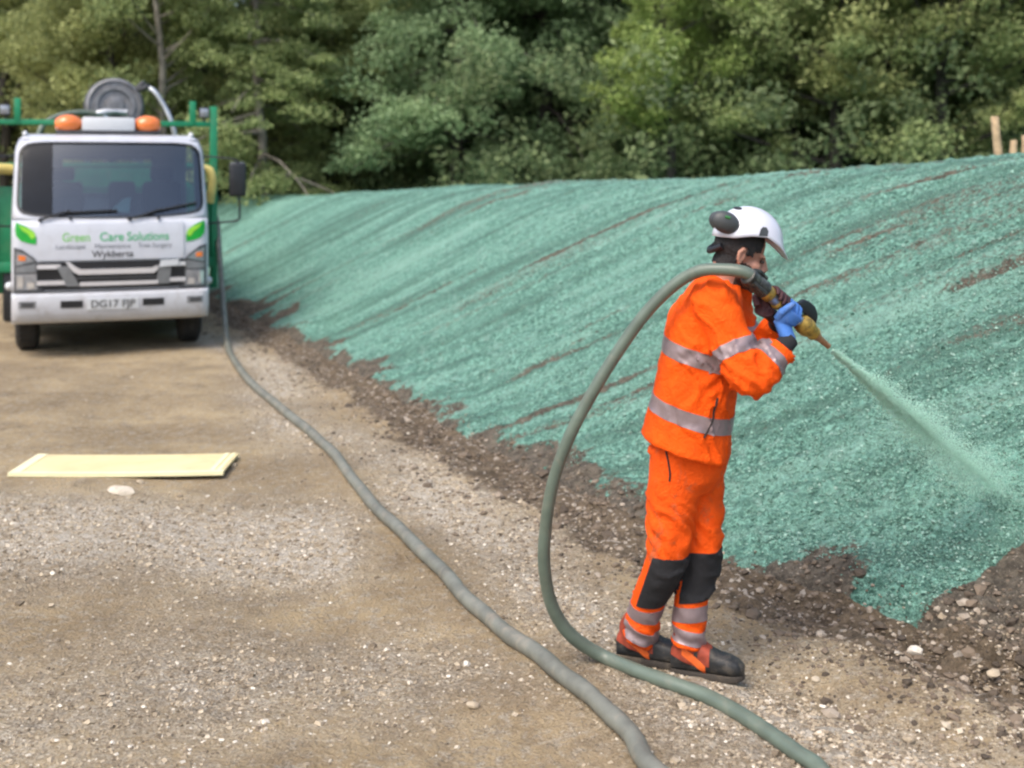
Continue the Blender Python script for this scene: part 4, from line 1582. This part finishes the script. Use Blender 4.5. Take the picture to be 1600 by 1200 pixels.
along([(.020, 0), (.019, .02), (.014, .03), (.011, .085), (.012, .095), (.007, .096)], 'tip', M['orange_tip'], .375)
upv = (Vector((0, 0, 1)) - nax * nax.z).normalized()
lv = MB()
V, Fs = loft([[p + nax * a + upv * h for p in [Vector((0, -.022, 0)), Vector((0, .022, 0)), Vector((0, .022, 0)) + upv * th, Vector((0, -.022, 0)) + upv * th]] for a, h, th in ((.355, .030, .018), (.345, .036, .034), (.315, .036, .052), (.28, .034, .054), (.25, .032, .048), (.23, .032, .02))])
lv.add(V, Fs)
lv.build('valve_lever', M['black'], nz, .006)

# ------------------------------------------------------------------ spray: droplets of mulch slurry
nd = 95000
tt = rng.random(nd) ** .80
tip = NB + nax * .005
tgt = Vector((2.22, 5.48, .50))
ctrl = tip + nax * .72
T_ = tt[:, None]
a_, c_, e_ = np.array(tip), np.array(ctrl), np.array(tgt)
pc = (1 - T_) ** 2 * a_ + 2 * T_ * (1 - T_) * c_ + T_ ** 2 * e_
tg_ = 2 * (1 - T_) * (c_ - a_) + 2 * T_ * (e_ - c_)
tg_ /= np.linalg.norm(tg_, axis=1)[:, None]
ax1 = np.cross(tg_, [0, 0, 1.])
ax1 /= np.linalg.norm(ax1, axis=1)[:, None]
ax2 = np.cross(ax1, tg_)
rad = .008 + .25 * tt - .02 * tt ** 2
ph = rng.random(nd) * 6.283
rr = np.abs(rng.normal(0, .5, nd))
lump = .45 * vn(tt * 9, ph * .8, 2)
pos = pc + (ax1 * (np.cos(ph) * rr)[:, None] + ax2 * (np.sin(ph) * rr * .8)[:, None]) * (rad * (1 + lump))[:, None]
szd = np.clip(rng.lognormal(-6.78, .4, nd), .0006, .0034) * (1 - .25 * tt)
keep = rng.random(nd) < np.clip(1.1 - .62 * tt + .5 * vn(tt * 14, ph * .9, 5), .15, 1)
pos, szd, tg2, a1k, a2k = pos[keep], szd[keep], tg_[keep], ax1[keep], ax2[keep]
B = np.stack([tg2 * 2.6, a1k, a2k], 1)
V = np.einsum('kj,njc->nkc', OCT_V, B) * szd[:, None, None] + pos[:, None, :]
Fc = (OCT_F[None] + (np.arange(len(pos)) * 6)[:, None, None]).reshape(-1, 3)
m = N('slurry_droplets')
m.color((.70, .95, .83))
m.set(Roughness=.5)
tl = m.n('ShaderNodeBsdfTranslucent')
tl.inputs[0].default_value = (.72, .96, .85, 1)
mx = m.n('ShaderNodeMixShader')
mx.inputs[0].default_value = .45
m.l(m.p.outputs[0], mx.inputs[1])
m.l(tl.outputs[0], mx.inputs[2])
m.l(mx.outputs[0], m.out.inputs[0])
o = link('spray', fast_mesh('spray', V.reshape(-1, 3), Fc, True), m.m)
tag(o, 'pale green jet of mulch slurry spraying from the nozzle onto the bank', 'spray', kind='stuff')

# ------------------------------------------------------------------ person
def ell(c, f, sd_, a, b_, n=28, slope=0.0, p=2.3):
    out = []
    for k in range(n):
        t_ = 2 * math.pi * k / n
        ca, sa = math.cos(t_), math.sin(t_)
        e = (abs(ca) ** p + abs(sa) ** p) ** (-1 / p)
        q = f * (ca * e * a) + sd_ * (sa * e * b_)
        out.append(Vector(c) + q + Vector((0, 0, -slope * ca * e * a)))
    return out


FW = Vector((.96, -.28, 0)).normalized()          # where the trunk faces
RT = Vector((FW.y, -FW.x, 0))                     # his right (towards the camera)
hipR, hipL = Vector((.640, 4.70, .87)), Vector((.735, 4.83, .87))
kneR, kneL = Vector((.592, 4.69, .455)), Vector((.738, 4.76, .455))
ankR, ankL = Vector((.500, 4.835, .10)), Vector((.682, 4.752, .10))
shR, shL = Vector((.765, 4.575, 1.455)), Vector((.860, 4.90, 1.455))
elR, wrR = Vector((.868, 4.45, 1.200)), Vector((1.032, 4.535, 1.330))
elL, wrL = Vector((.955, 4.87, 1.165)), Vector((1.035, 4.70, 1.385))
TOR = [(.892, .680, .164, .200), (.902, .681, .172, .206), (.935, .686, .166, .200), (1.0, .698, .158, .198), (1.1, .717, .154, .200), (1.2, .733, .152, .206), (1.3, .746, .148, .212), (1.38, .762, .138, .214), (1.45, .780, .118, .198), (1.505, .796, .100, .150), (1.54, .806, .075, .095)]


def torso(shr=1.0, lo=0, hi=99):
    return loft([ell((cx, 4.745, z), FW, RT, a * shr, b_ * shr, 32, .30 if i < 8 else .18, 2.4) for i, (z, cx, a, b_) in enumerate(TOR[lo:hi])])


def limb(pts, rad, n=18, per=5):
    P = smooth_path(pts, per)
    rr = np.interp(np.linspace(0, len(pts) - 1, len(P)), range(len(pts)), rad)
    return tube(P, list(rr), n)


# head frame
HF = Vector((.95, .06, -.36)).normalized()
HL = Vector((0, 0, 1)).cross(HF).normalized()     # his left
HU = HF.cross(HL).normalized()
HC = Vector((.886, 4.735, 1.634))
HM = Matrix((HF, HL, HU)).transposed()


def hp(x, y, z):
    return HC + HM @ Vector((x, y, z))


def hel(c, r, tilt=None):
    return ellipsoid(hp(*c), r, HM if tilt is None else HM @ tilt)


def htube(pts, rad, n=10):
    return tube([hp(*p) for p in pts], rad, n)


headp = [hel((-.012, 0, .045), (.098, .076, .098)), hel((.030, 0, -.035), (.066, .060, .082)), hel((.062, 0, -.088), (.030, .034, .026)),
         htube([(.088, 0, .030), (.100, 0, .008), (.113, 0, -.016), (.108, 0, -.028)], [.010, .011, .014, .010]),
         hel((.098, .012, -.026), (.012, .009, .009)), hel((.098, -.012, -.026), (.012, .009, .009)),
         hel((.088, 0, -.052), (.014, .022, .006)), hel((.086, 0, -.064), (.013, .020, .007)),
         hel((.078, .028, .026), (.014, .022, .009)), hel((.078, -.028, .026), (.014, .022, .009)),
         hel((.058, .040, -.018), (.026, .022, .022)), hel((.058, -.040, -.018), (.026, .022, .022)),
         hel((.025, .045, -.070), (.045, .016, .020)), hel((.025, -.045, -.070), (.045, .016, .020))]
for sg in (-1, 1):
    headp += [htube([(-.002, sg * .074, .022), (-.016, sg * .084, .028), (-.028, sg * .086, .012), (-.024, sg * .083, -.014), (-.008, sg * .077, -.032)], [.007, .008, .008, .007, .008]),
              hel((-.010, sg * .076, -.002), (.016, .006, .024))]
neck = limb([Vector((.80, 4.745, 1.44)), Vector((.820, 4.742, 1.52)), hp(-.03, 0, -.05), hp(-.02, 0, 0)], [.085, .066, .058, .06])
bodyp = [torso(.9), neck] + headp
for h, k, a in ((hipR, kneR, ankR), (hipL, kneL, ankL)):
    bodyp.append(limb([h + Vector((0, 0, .06)), h, (h + k) / 2, k, (k + a) / 2 + Vector((-.01, 0, .03)), a], [.08, .092, .08, .058, .055, .04]))
for s_, e_, w_ in ((shR, elR, wrR), (shL, elL, wrL)):
    bodyp.append(limb([s_, (s_ + e_) / 2, e_, (e_ + w_) / 2, w_], [.062, .052, .045, .042, .03]))
bodyp.append(loft([ell((.685, 4.765, z), FW, RT, a, b_, 28) for z, a, b_ in ((.74, .10, .13), (.80, .12, .16), (.9, .13, .17), (.98, .13, .165))]))
body = union_remesh(bodyp, .0058, 2, 'person')
person = link('person', body, M['skin'])
tag(person, 'person in orange hi-vis clothing and white helmet aiming a spray nozzle at the bank', 'person')


def cloth(pieces_, voxel, name, mat, smooth=4, wr=None):
    me = union_remesh(pieces_, voxel, smooth, name)
    if wr:
        displace(me, wr)
    return link(name, me, mat, person)


def seg_d(co, a, b_):
    a, b_ = np.array(a), np.array(b_)
    ab = b_ - a
    t_ = np.clip(((co - a) @ ab) / (ab @ ab), 0, 1)
    return np.linalg.norm(co - a - t_[:, None] * ab, axis=1), t_


def jacket_wr(co):
    x, y, z = co.T
    w_ = .0065 * fbm(x * 7 + z * 3, y * 7, z * 11 - x * 4, 4, .55)
    q = x * 13 + z * 5 + 1.2 * fbm(x * 6, y * 6, z * 6, 2)
    w_ = w_ + .011 * (np.exp(-(fbm(q, y * 4, z * 5 + 3, 2) / .10) ** 2) - .3) * sstep(-.2, .3, fbm(x * 4, y * 4, z * 4 + 9, 2))
    # soft diagonal folds from the armpit, bellows at elbow
    w_ = w_ + .0045 * np.sin((z * 1.0 - x * .9 + .25 * fbm(x * 4, y * 4, z * 4, 2)) * 55) * sstep(.30, .12, np.abs(z - 1.30)) * sstep(-.1, .25, fbm(x * 5, y * 5, z * 5, 2) + .1)
    for e in (elR, elL):
        d_ = np.linalg.norm(co - np.array(e), axis=1)
        w_ = w_ + .008 * np.sin((x * .6 + z * .9) * 130 + 2 * fbm(x * 9, y * 9, z * 9, 2)) * np.exp(-(d_ / .10) ** 2)
    w_ = w_ + .006 * np.sin(x * 60 + 4 * fbm(x * 5, y * 5, 0, 2)) * sstep(.98, .86, z)
    return w_


sleeveR = [limb([shR + Vector((-.015, .06, .0)), shR, (shR + elR) / 2, elR, (elR + wrR) / 2, wrR - (wrR - elR) * .20], [.098, .092, .082, .073, .070, .062])]
sleeveL = [limb([shL + Vector((0, -.06, .0)), shL, (shL + elL) / 2, elL, (elL + wrL) / 2, wrL - (wrL - elL) * .1], [.105, .098, .088, .080, .070, .058])]
collar = [limb([Vector((.800, 4.745, 1.48)), Vector((.808, 4.744, 1.53)), Vector((.818, 4.742, 1.555))], [.095, .085, .078])]
jacket = cloth([torso()] + sleeveR + sleeveL + collar, .0095, 'jacket', M['orange'], 4, jacket_wr)


def is_arm(c, nrm=None):
    q = np.array([c])
    return min(min(seg_d(q, shR, elR)[0][0] - .090, seg_d(q, elR, wrR)[0][0] - .078), min(seg_d(q, shL, elL)[0][0] - .093, seg_d(q, elL, wrL)[0][0] - .085)) < .012


def torso_only(c, nrm):
    return not is_arm(c)


tn_ = Vector((.30 * FW.x, .30 * FW.y, 1)).normalized()
for zc in (1.262, 1.035):
    c0_ = Vector((float(np.interp(zc, [t_[0] for t_ in TOR], [t_[1] for t_ in TOR])), 4.745, zc))
    me = cut_shell(jacket.data, [(c0_ - tn_ * .030, tn_), (c0_ + tn_ * .030, -tn_)], torso_only, .0028, 'reflective_band')
    link('reflective_band', me, M['tape'], jacket)


def limb_band(src, a, b_, f, hwid, rmax, par, other=None):
    c_ = a + (b_ - a) * f
    ax_ = (b_ - a).normalized()
    me = cut_shell(src.data, [(c_ - ax_ * hwid, ax_), (c_ + ax_ * hwid, -ax_)], lambda p, n_: (p - c_).length < rmax and (other is None or other(p)), .0028, 'reflective_band')
    return link('reflective_band', me, M['tape'], par)


limb_band(jacket, shR, elR, .62, .026, .135, jacket, lambda p: p.y < 4.62)
limb_band(jacket, elR, wrR, .50, .024, .12, jacket, lambda p: p.x > .88)
limb_band(jacket, shL, elL, .72, .026, .13, jacket, lambda p: p.y > 4.80)
limb_band(jacket, elL, wrL, .5, .024, .12, jacket, lambda p: p.y > 4.70)
hem_c = Vector((TOR[0][1], 4.745, .865))
zp = [at(1122, 622, 4.60), at(1116, 640, 4.59), at(1113, 658, 4.585), at(1104, 682, 4.58)]
bvh_src = jacket.data
from mathutils.bvhtree import BVHTree


def on_surface(obj, pts, lift=.002, toward=Vector((0, -1, 0))):
    bm = bmesh.new()
    bm.from_mesh(obj.data)
    tr_ = BVHTree.FromBMesh(bm)
    bm.free()
    out = []
    for px, py in pts:
        o_ = Vector((0, 0, CH))
        dr_ = at(px, py, 4.6) - o_
        hit_ = tr_.ray_cast(o_, dr_.normalized())
        if hit_[0] is not None:
            out.append(hit_[0] + hit_[1] * lift)
    return out


zpt = on_surface(jacket, [(1121, 622), (1119, 632), (1115, 643), (1114, 654), (1110, 664), (1104, 676), (1100, 684)], .001)
if len(zpt) > 2:
    MB().tube(smooth_path(zpt, 3), .0045, 6).build('pocket_zip', M['zip'], jacket, smooth=True)
zpt = on_surface(jacket, [(1038, 511), (1046, 510), (1054, 511)], .001)
if len(zpt) > 2:
    MB().tube(smooth_path(zpt, 3), .002, 6).build('small_print', M['zip'], jacket, smooth=True)


def trouser_wr(co):
    x, y, z = co.T
    w_ = .007 * fbm(x * 9, y * 9, z * 8, 4, .55)
    w_ = w_ + .011 * (np.exp(-(fbm(x * 7 + z * 4, y * 7, z * 11, 2) / .10) ** 2) - .3) * sstep(-.2, .3, fbm(x * 5, y * 5, z * 5 + 9, 2))
    for k in (kneR, kneL):
        d_ = np.abs(z - k[2] - .14)
        w_ = w_ + .0035 * np.sin(z * 80 + x * 95 + 6 * fbm(x * 8, y * 8, z * 8, 2)) * np.exp(-(d_ / .10) ** 2)
    w_ = w_ + .006 * np.sin(z * 95 + x * 50 + 6 * fbm(x * 8, y * 8, z * 8, 2)) * sstep(.30, .14, z)
    return w_


pel = loft([ell((.686 + .01 * k, 4.765, z), FW, RT, a, b_, 28) for k, (z, a, b_) in enumerate(((.72, .10, .145), (.78, .135, .172), (.86, .148, .180), (.95, .14, .175), (1.0, .13, .17)))])
legs = []
for h, k, a in ((hipR, kneR, ankR), (hipL, kneL, ankL)):
    legs.append(limb([h + Vector((0, 0, .05)), h, (h + k) / 2, k, (k + a) / 2 + Vector((-.008, 0, .02)), a + (k - a) * .16, a + (k - a) * .04], [.098, .110, .100, .078, .067, .066, .069]))
trousers = cloth([pel] + legs, .0095, 'trousers', M['orange_worn'], 4, trouser_wr)


def near_leg(p, k, a, ok, oa):
    q = np.array([p])
    return seg_d(q, k, a)[0][0] < seg_d(q, ok, oa)[0][0]


LF = Vector((.90, -.44, 0)).normalized()
for k, a, h, ok, oa in ((kneR, ankR, hipR, kneL, ankL), (kneL, ankL, hipL, kneR, ankR)):
    ax_ = (a - k).normalized()
    for f in (.60, .84):
        c_ = k + (a - k) * f
        tilt = (ax_ + LF * (.25 if f < .7 else -.05)).normalized()
        me = cut_shell(trousers.data, [(c_ - tilt * .028, tilt), (c_ + tilt * .028, -tilt)], lambda p, n_: near_leg(p, k, a, ok, oa) and (p - c_).length < .13, .0028, 'reflective_band')
        link('reflective_band', me, M['tape'], trousers)
    c1 = k + Vector((0, 0, .035))
    c2 = k + (a - k) * .47
    mid = (c1 + c2) / 2
    fb = (LF - ax_ * LF.dot(ax_)).normalized()
    me = cut_shell(trousers.data, [(c1, Vector((0, 0, -1))), (c2, -(ax_ + LF * .35).normalized()), (mid - fb * .035, fb)], lambda p, n_: near_leg(p, k, a, ok, oa) and (p - mid).length < .2, .004, 'knee_pad')
    link('knee_pad', me, M['pad'], trousers)
for pts in ([(1040, 688), (1041, 705), (1044, 720), (1047, 740), (1046, 752)],):
    zpt = on_surface(trousers, pts, .001)
    if len(zpt) > 2:
        MB().tube(smooth_path(zpt, 3), [.004] * (3 * (len(zpt) - 1) + 1), 6).build('pocket_zip', M['zip'], trousers, smooth=True)

# boots
def boot(heel, dirv, ank, name_seed):
    dv = Vector(dirv).normalized()
    sv_ = Vector((-dv.y, dv.x, 0))
    hb = Vector((heel[0], heel[1], float(ground_z(heel[0] + dv.x * .14, heel[1] + dv.y * .14)) + .002))
    secs = [(.0, .032, .075, .034), (.02, .040, .105, .040), (.06, .044, .125, .043), (.10, .044, .125, .043), (.14, .046, .105, .046), (.19, .049, .082, .050), (.23, .049, .074, .048), (.262, .042, .062, .040), (.284, .025, .042, .024)]
    rings = []
    for x, wv, hgt, _ in secs:
        r_ = []
        for k in range(20):
            t_ = 2 * math.pi * k / 20
            ca, sa = math.cos(t_), math.sin(t_)
            e = (abs(ca) ** 3 + abs(sa) ** 3) ** (-1 / 3)
            r_.append(hb + dv * x + sv_ * (ca * e * wv) + Vector((0, 0, .018 + hgt / 2 + sa * e * hgt / 2)))
        rings.append(r_)
    shaft = limb([hb + dv * .065 + Vector((0, 0, .06)), hb + dv * .062 + Vector((0, 0, .13)), ank + Vector((0, 0, .08))], [.050, .052, .052])
    tongue = limb([hb + dv * .15 + Vector((0, 0, .075)), hb + dv * .11 + Vector((0, 0, .12)), hb + dv * .09 + Vector((0, 0, .165))], [.028, .03, .028])
    me = union_remesh([loft(rings), shaft, tongue], .006, 2, 'boot')
    displace(me, lambda co: .002 * fbm(co[:, 0] * 30, co[:, 1] * 30, co[:, 2] * 40, 3))
    bt = link('boot', me, M['boot'], person)
    # sole with toe spring
    outl = []
    for x, wv in ((-.004, .0), (-.002, .020), (.012, .034), (.06, .041), (.12, .040), (.17, .045), (.22, .048), (.26, .041), (.280, .025), (.288, .0)):
        outl.append((x, wv))
    loop = outl + [(x, -wv) for x, wv in outl[1:-1]][::-1]
    V = [hb + dv * x + sv_ * y + Vector((0, 0, (.008 if x > .26 else 0))) for x, y in loop] + [hb + dv * x + sv_ * y + Vector((0, 0, .025 + (.004 if x > .26 else 0))) for x, y in loop]
    n = len(loop)
    Fs = [tuple(range(n))[::-1], tuple(range(n, 2 * n))] + [(i, (i + 1) % n, n + (i + 1) % n, n + i) for i in range(n)]
    MB().add(V, Fs).build('sole', M['sole'], bt, .004)
    # coloured panels
    q0 = hb + dv * .035
    me2 = cut_shell(me, [(hb + dv * .005, dv), (hb + dv * .095, -dv), (hb + Vector((0, 0, .085)), (dv * .35 + Vector((0, 0, 1))))], None, .002, 'red_panel')
    link('red_panel', me2, M['bootred'], bt)
    dg = (dv * .8 + Vector((0, 0, 1))).normalized()
    q1 = hb + dv * .095 + Vector((0, 0, .075))
    me2 = cut_shell(me, [(q1 - dg * .014, dg), (q1 + dg * .014, -dg), (q1 - dv * .045, dv), (q1 + dv * .045, -dv)], None, .003, 'orange_panel')
    link('orange_panel', me2, M['bootorange'], bt)
    for q_ in range(4):
        cc_ = hb + dv * (.118 + .020 * q_) + Vector((0, 0, .148 - .018 * q_))
        MB().tube([cc_ - sv_ * .030 + Vector((0, 0, -.012)), cc_ + Vector((0, 0, .004)), cc_ + sv_ * .030 + Vector((0, 0, -.012))], .0035, 6).build('lace', M['bootred'], bt, smooth=True)
    me2 = cut_shell(me, [(hb + dv * .11, dv), (hb + dv * .155, -dv), (hb + Vector((0, 0, .055)), Vector((0, 0, 1)))], None, .002, 'lace_panel')
    link('lace_panel', me2, M['bootred'], bt)
    return bt


boot((.425, 4.885), (.90, -.34, 0), ankR, 1)
boot((.625, 4.775), (.95, -.30, 0), ankL, 2)

# hands in gloves, closed round the nozzle
def grip(centre, axis, near, wrist, mirror, par, elbow):
    """near: radial direction of the palm side; fingers run over the top to the far side"""
    ax_ = axis.normalized()
    nr = (near - ax_ * near.dot(ax_)).normalized()
    up_ = ax_.cross(nr).normalized()
    if up_.z < 0:
        up_ = -up_
    pr = .022
    fing = []
    for i, (off, rad, span) in enumerate(((.033, .0098, 205), (.011, .0102, 220), (-.011, .0098, 212), (-.031, .0088, 190))):
        c_ = centre + ax_ * off
        pts = []
        for k in range(9):
            th = R(-5 + span * k / 8)
            rr_ = pr + rad + .004 + (.014 if k == 0 else (.008 if k == 1 else 0)) + (.003 if k in (3, 6) else 0)
            pts.append(c_ + (nr * math.cos(th) + up_ * math.sin(th)) * rr_)
        fing.append(tube(pts, [rad * 1.25, rad * 1.2, rad * 1.1, rad * 1.05, rad, rad, rad * .96, rad * .9, rad * .7], 10))
    # palm: from the knuckles down to the wrist
    wv = wrist
    kn = centre + nr * (pr + .024) + up_ * .008
    mid = centre + nr * (pr + .020) - up_ * .040
    rings = []
    seq = ((kn + up_ * .014, .034, .016), (kn, .043, .021), ((kn + mid) / 2 + nr * .004, .045, .024), (mid + nr * .002, .042, .025), (mid * .5 + wv * .5, .036, .026), (wv, .031, .028))
    for q_, (c_, a, b_) in enumerate(seq):
        tg = (seq[min(q_ + 1, 5)][0] - seq[max(q_ - 1, 0)][0]).normalized()
        e1 = (ax_ - tg * ax_.dot(tg)).normalized()
        e2 = tg.cross(e1)
        rings.append([c_ + e1 * (math.cos(t_) * a) + e2 * (math.sin(t_) * b_) for t_ in np.linspace(0, 2 * math.pi, 19)[:-1]])
    for off in (.033, .011, -.011, -.031):
        fing.append(ellipsoid(centre + ax_ * off + nr * (pr + .026) + up_ * .012, (.013, .013, .013), None, 10, 8))
    # thumb leaves the side of the palm and lies along the near upper side of the pipe
    b0 = mid - ax_ * .034 * mirror + nr * .004
    th_ = [b0, b0 + up_ * .030 - ax_ * .016 * mirror + nr * .006, b0 + up_ * .062 - ax_ * .010 * mirror + nr * .002, b0 + up_ * .088 + ax_ * .002 * mirror - nr * .006]
    fing.append(tube(th_, [.016, .0145, .0125, .009], 10))
    me = union_remesh([loft(rings)] + fing, .003, 2, 'glove')
    gv = link('glove', me, M['glove' if near.y < 0 else 'palm'], par)
    dr_ = (elbow - wv).normalized()
    cf = MB()
    V, Fs = limb([wv - dr_ * .012, wv + dr_ * .02, wv + dr_ * .075], [.032, .036, .042], 16)
    cf.add(V, Fs).build('cuff', M['cuff'], gv, smooth=True)
    return gv


hc = NA + nax * .195
gR = grip(hc, nax, Vector((-.10, -1, -.25)), wrR, 1, person, elR)
gL = grip(NA + nax * .125, nax, Vector((.05, 1, -.7)), wrL, 1, person, elL)

# hair, beard, eyes
def hloc(p):
    q = HM.transposed() @ (Vector(p) - HC)
    return q


def hair_keep(p, n_):
    q = hloc(p)
    return (q.x < .055 and q.z > .035) or (q.x < -.022 and q.z > -.062 + .25 * max(0, -.05 - q.x) and abs(q.y) < .1 and q.x > -.16 and not (abs(q.y) > .079 and q.x > -.036)) or (-.0 < q.x < .030 and .012 < q.z and abs(q.y) < .079)


me = cut_shell(body, [(hp(0, 0, -.075), HU)], hair_keep, .007, 'hair')
displace(me, lambda co: .003 * fbm(co[:, 0] * 70, co[:, 1] * 70, co[:, 2] * 40, 3))
link('hair', me, M['hair'], person)


def beard_keep(p, n_):
    q = hloc(p)
    if q.z < -.135 or q.x < .0:
        return False
    jaw = -.022 - .45 * max(0, q.x - .03)
    mouth = q.x > .075 and -.066 < q.z < -.050 and abs(q.y) < .022
    return (q.z < jaw and not mouth and q.z > -.125 and not (q.x > .085 and q.z > -.043))


me = cut_shell(body, [(hp(0, 0, -.13), HU), (hp(0.0, 0, 0), HF)], beard_keep, .0025, 'beard')
link('beard', me, M['beard'], person)
for sg in (-1, 1):
    V, Fs = ellipsoid(hp(.083, sg * .031, .008), (.009, .011, .007), HM)
    MB().add(V, Fs).build('eye', simple('eye_dark', (.05, .035, .03), .2), person, smooth=True)
    V, Fs = htube([(.084, sg * .012, .024), (.086, sg * .028, .028), (.074, sg * .046, .022)], [.003, .005, .003], 7)
    MB().add(V, Fs).build('eyebrow', M['hair'], person, smooth=True)

# helmet
HF = Vector((.96, .02, -.27)).normalized()
HL = Vector((0, 0, 1)).cross(HF).normalized()
HU = HF.cross(HL).normalized()
HC = Vector((.884, 4.735, 1.624))
HM = Matrix((HF, HL, HU)).transposed()
NPH, NTH = 56, 14
HCEN = (.013, 0, .078)


def rim_z(ph):
    """height of the lower rim round the head, 0 = front"""
    a = abs(math.degrees(ph))
    return float(np.interp(a, [0, 20, 45, 70, 95, 120, 150, 180], [-.020, -.014, .012, .030, .018, -.006, -.018, -.020]))


def helm_pt(ph, f, grow=0.0):
    z_r = rim_z(ph)
    el0 = math.asin(max(-.9, min(.9, (z_r) / .128)))
    el = math.pi / 2 + (el0 - math.pi / 2) * f
    ax_, ay_, az_ = .138 + grow, .112 + grow, .128 + grow
    x, y, z = ax_ * math.cos(el) * math.cos(ph), ay_ * math.cos(el) * math.sin(ph), az_ * math.sin(el)
    if f > .8:           # rim flares, peak reaches forward
        k = (f - .8) / .2
        x += k * k * (.030 * max(0, math.cos(ph)) ** 3)
        z -= k * k * .012 * max(0, math.cos(ph)) ** 3
        x *= 1 + .02 * k
        y *= 1 + .03 * k
    ridge = .004 * math.exp(-(y / .018) ** 2) * (z > .05)
    return hp(HCEN[0] + x, y, HCEN[2] + z + ridge)


V, Fs = [], []
for j in range(1, NTH + 1):
    for k in range(NPH):
        V.append(helm_pt(-math.pi + 2 * math.pi * k / NPH, j / NTH))
for j in range(NTH - 1):
    for k in range(NPH):
        k2 = (k + 1) % NPH
        Fs.append((j * NPH + k, (j + 1) * NPH + k, (j + 1) * NPH + k2, j * NPH + k2))
V.append(helm_pt(0, 0))
for k in range(NPH):
    Fs.append((len(V) - 1, k, (k + 1) % NPH))
helmet = MB().add(V, Fs).build('helmet', M['helmet'], person, smooth=True)
sm_ = helmet.modifiers.new('thick', 'SOLIDIFY')
sm_.thickness = .004
sm_.offset = -1
for sg in (-1, 1):
    # slot plug, ear cup and its arm
    def hside(x, z, lift):
        yv = .112 * math.sqrt(max(0.05, 1 - (x / .138) ** 2 - (z / .128) ** 2))
        return hp(HCEN[0] + x, sg * (yv + lift), HCEN[2] + z)
    ring = [(.020, .022), (.022, .048), (.030, .060), (.044, .062), (.054, .050), (.054, .030)]
    n = len(ring)
    V = [hside(x - .008, z + .004, .004) for x, z in ring] + [hside(x - .008, z + .004, -.006) for x, z in ring]
    MB().add(V, [tuple(range(n)), tuple(range(n, 2 * n))[::-1]] + [(i, n + i, n + (i + 1) % n, (i + 1) % n) for i in range(n)]).build('slot_plug', M['cup'], helmet)
    tl_ = Matrix.Rotation(R(8), 3, 'Y')
    V, Fs = hel((-.106 + .022 * (sg > 0), sg * .084, .120), (.057, .028, .042), tl_)
    cu_ = MB().add(V, Fs).build('ear_cup', M['cup'], helmet, smooth=True)
    V, Fs = hel((-.104 + .022 * (sg > 0), sg * .070, .120), (.053, .024, .039), tl_)
    MB().add(V, Fs).build('ear_cushion', M['black'], cu_, smooth=True)
    V, Fs = htube([(-.098, sg * .108, .140), (-.118, sg * .1075, .140)], .006, 7)
    MB().add(V, Fs).build('cup_mark', M['cupgreen'], cu_, smooth=True)
V, Fs = hel((-.052, 0, .184), (.022, .035, .010))
MB().add(V, Fs).build('top_clip', M['black'], helmet, smooth=True)
V, Fs = htube([(-.09, .06, .03), (-.115, .03, .005), (-.12, 0, -.002), (-.115, -.03, .005), (-.09, -.06, .03)], .012, 8)
MB().add(V, Fs).build('headband', M['black'], helmet, smooth=True)
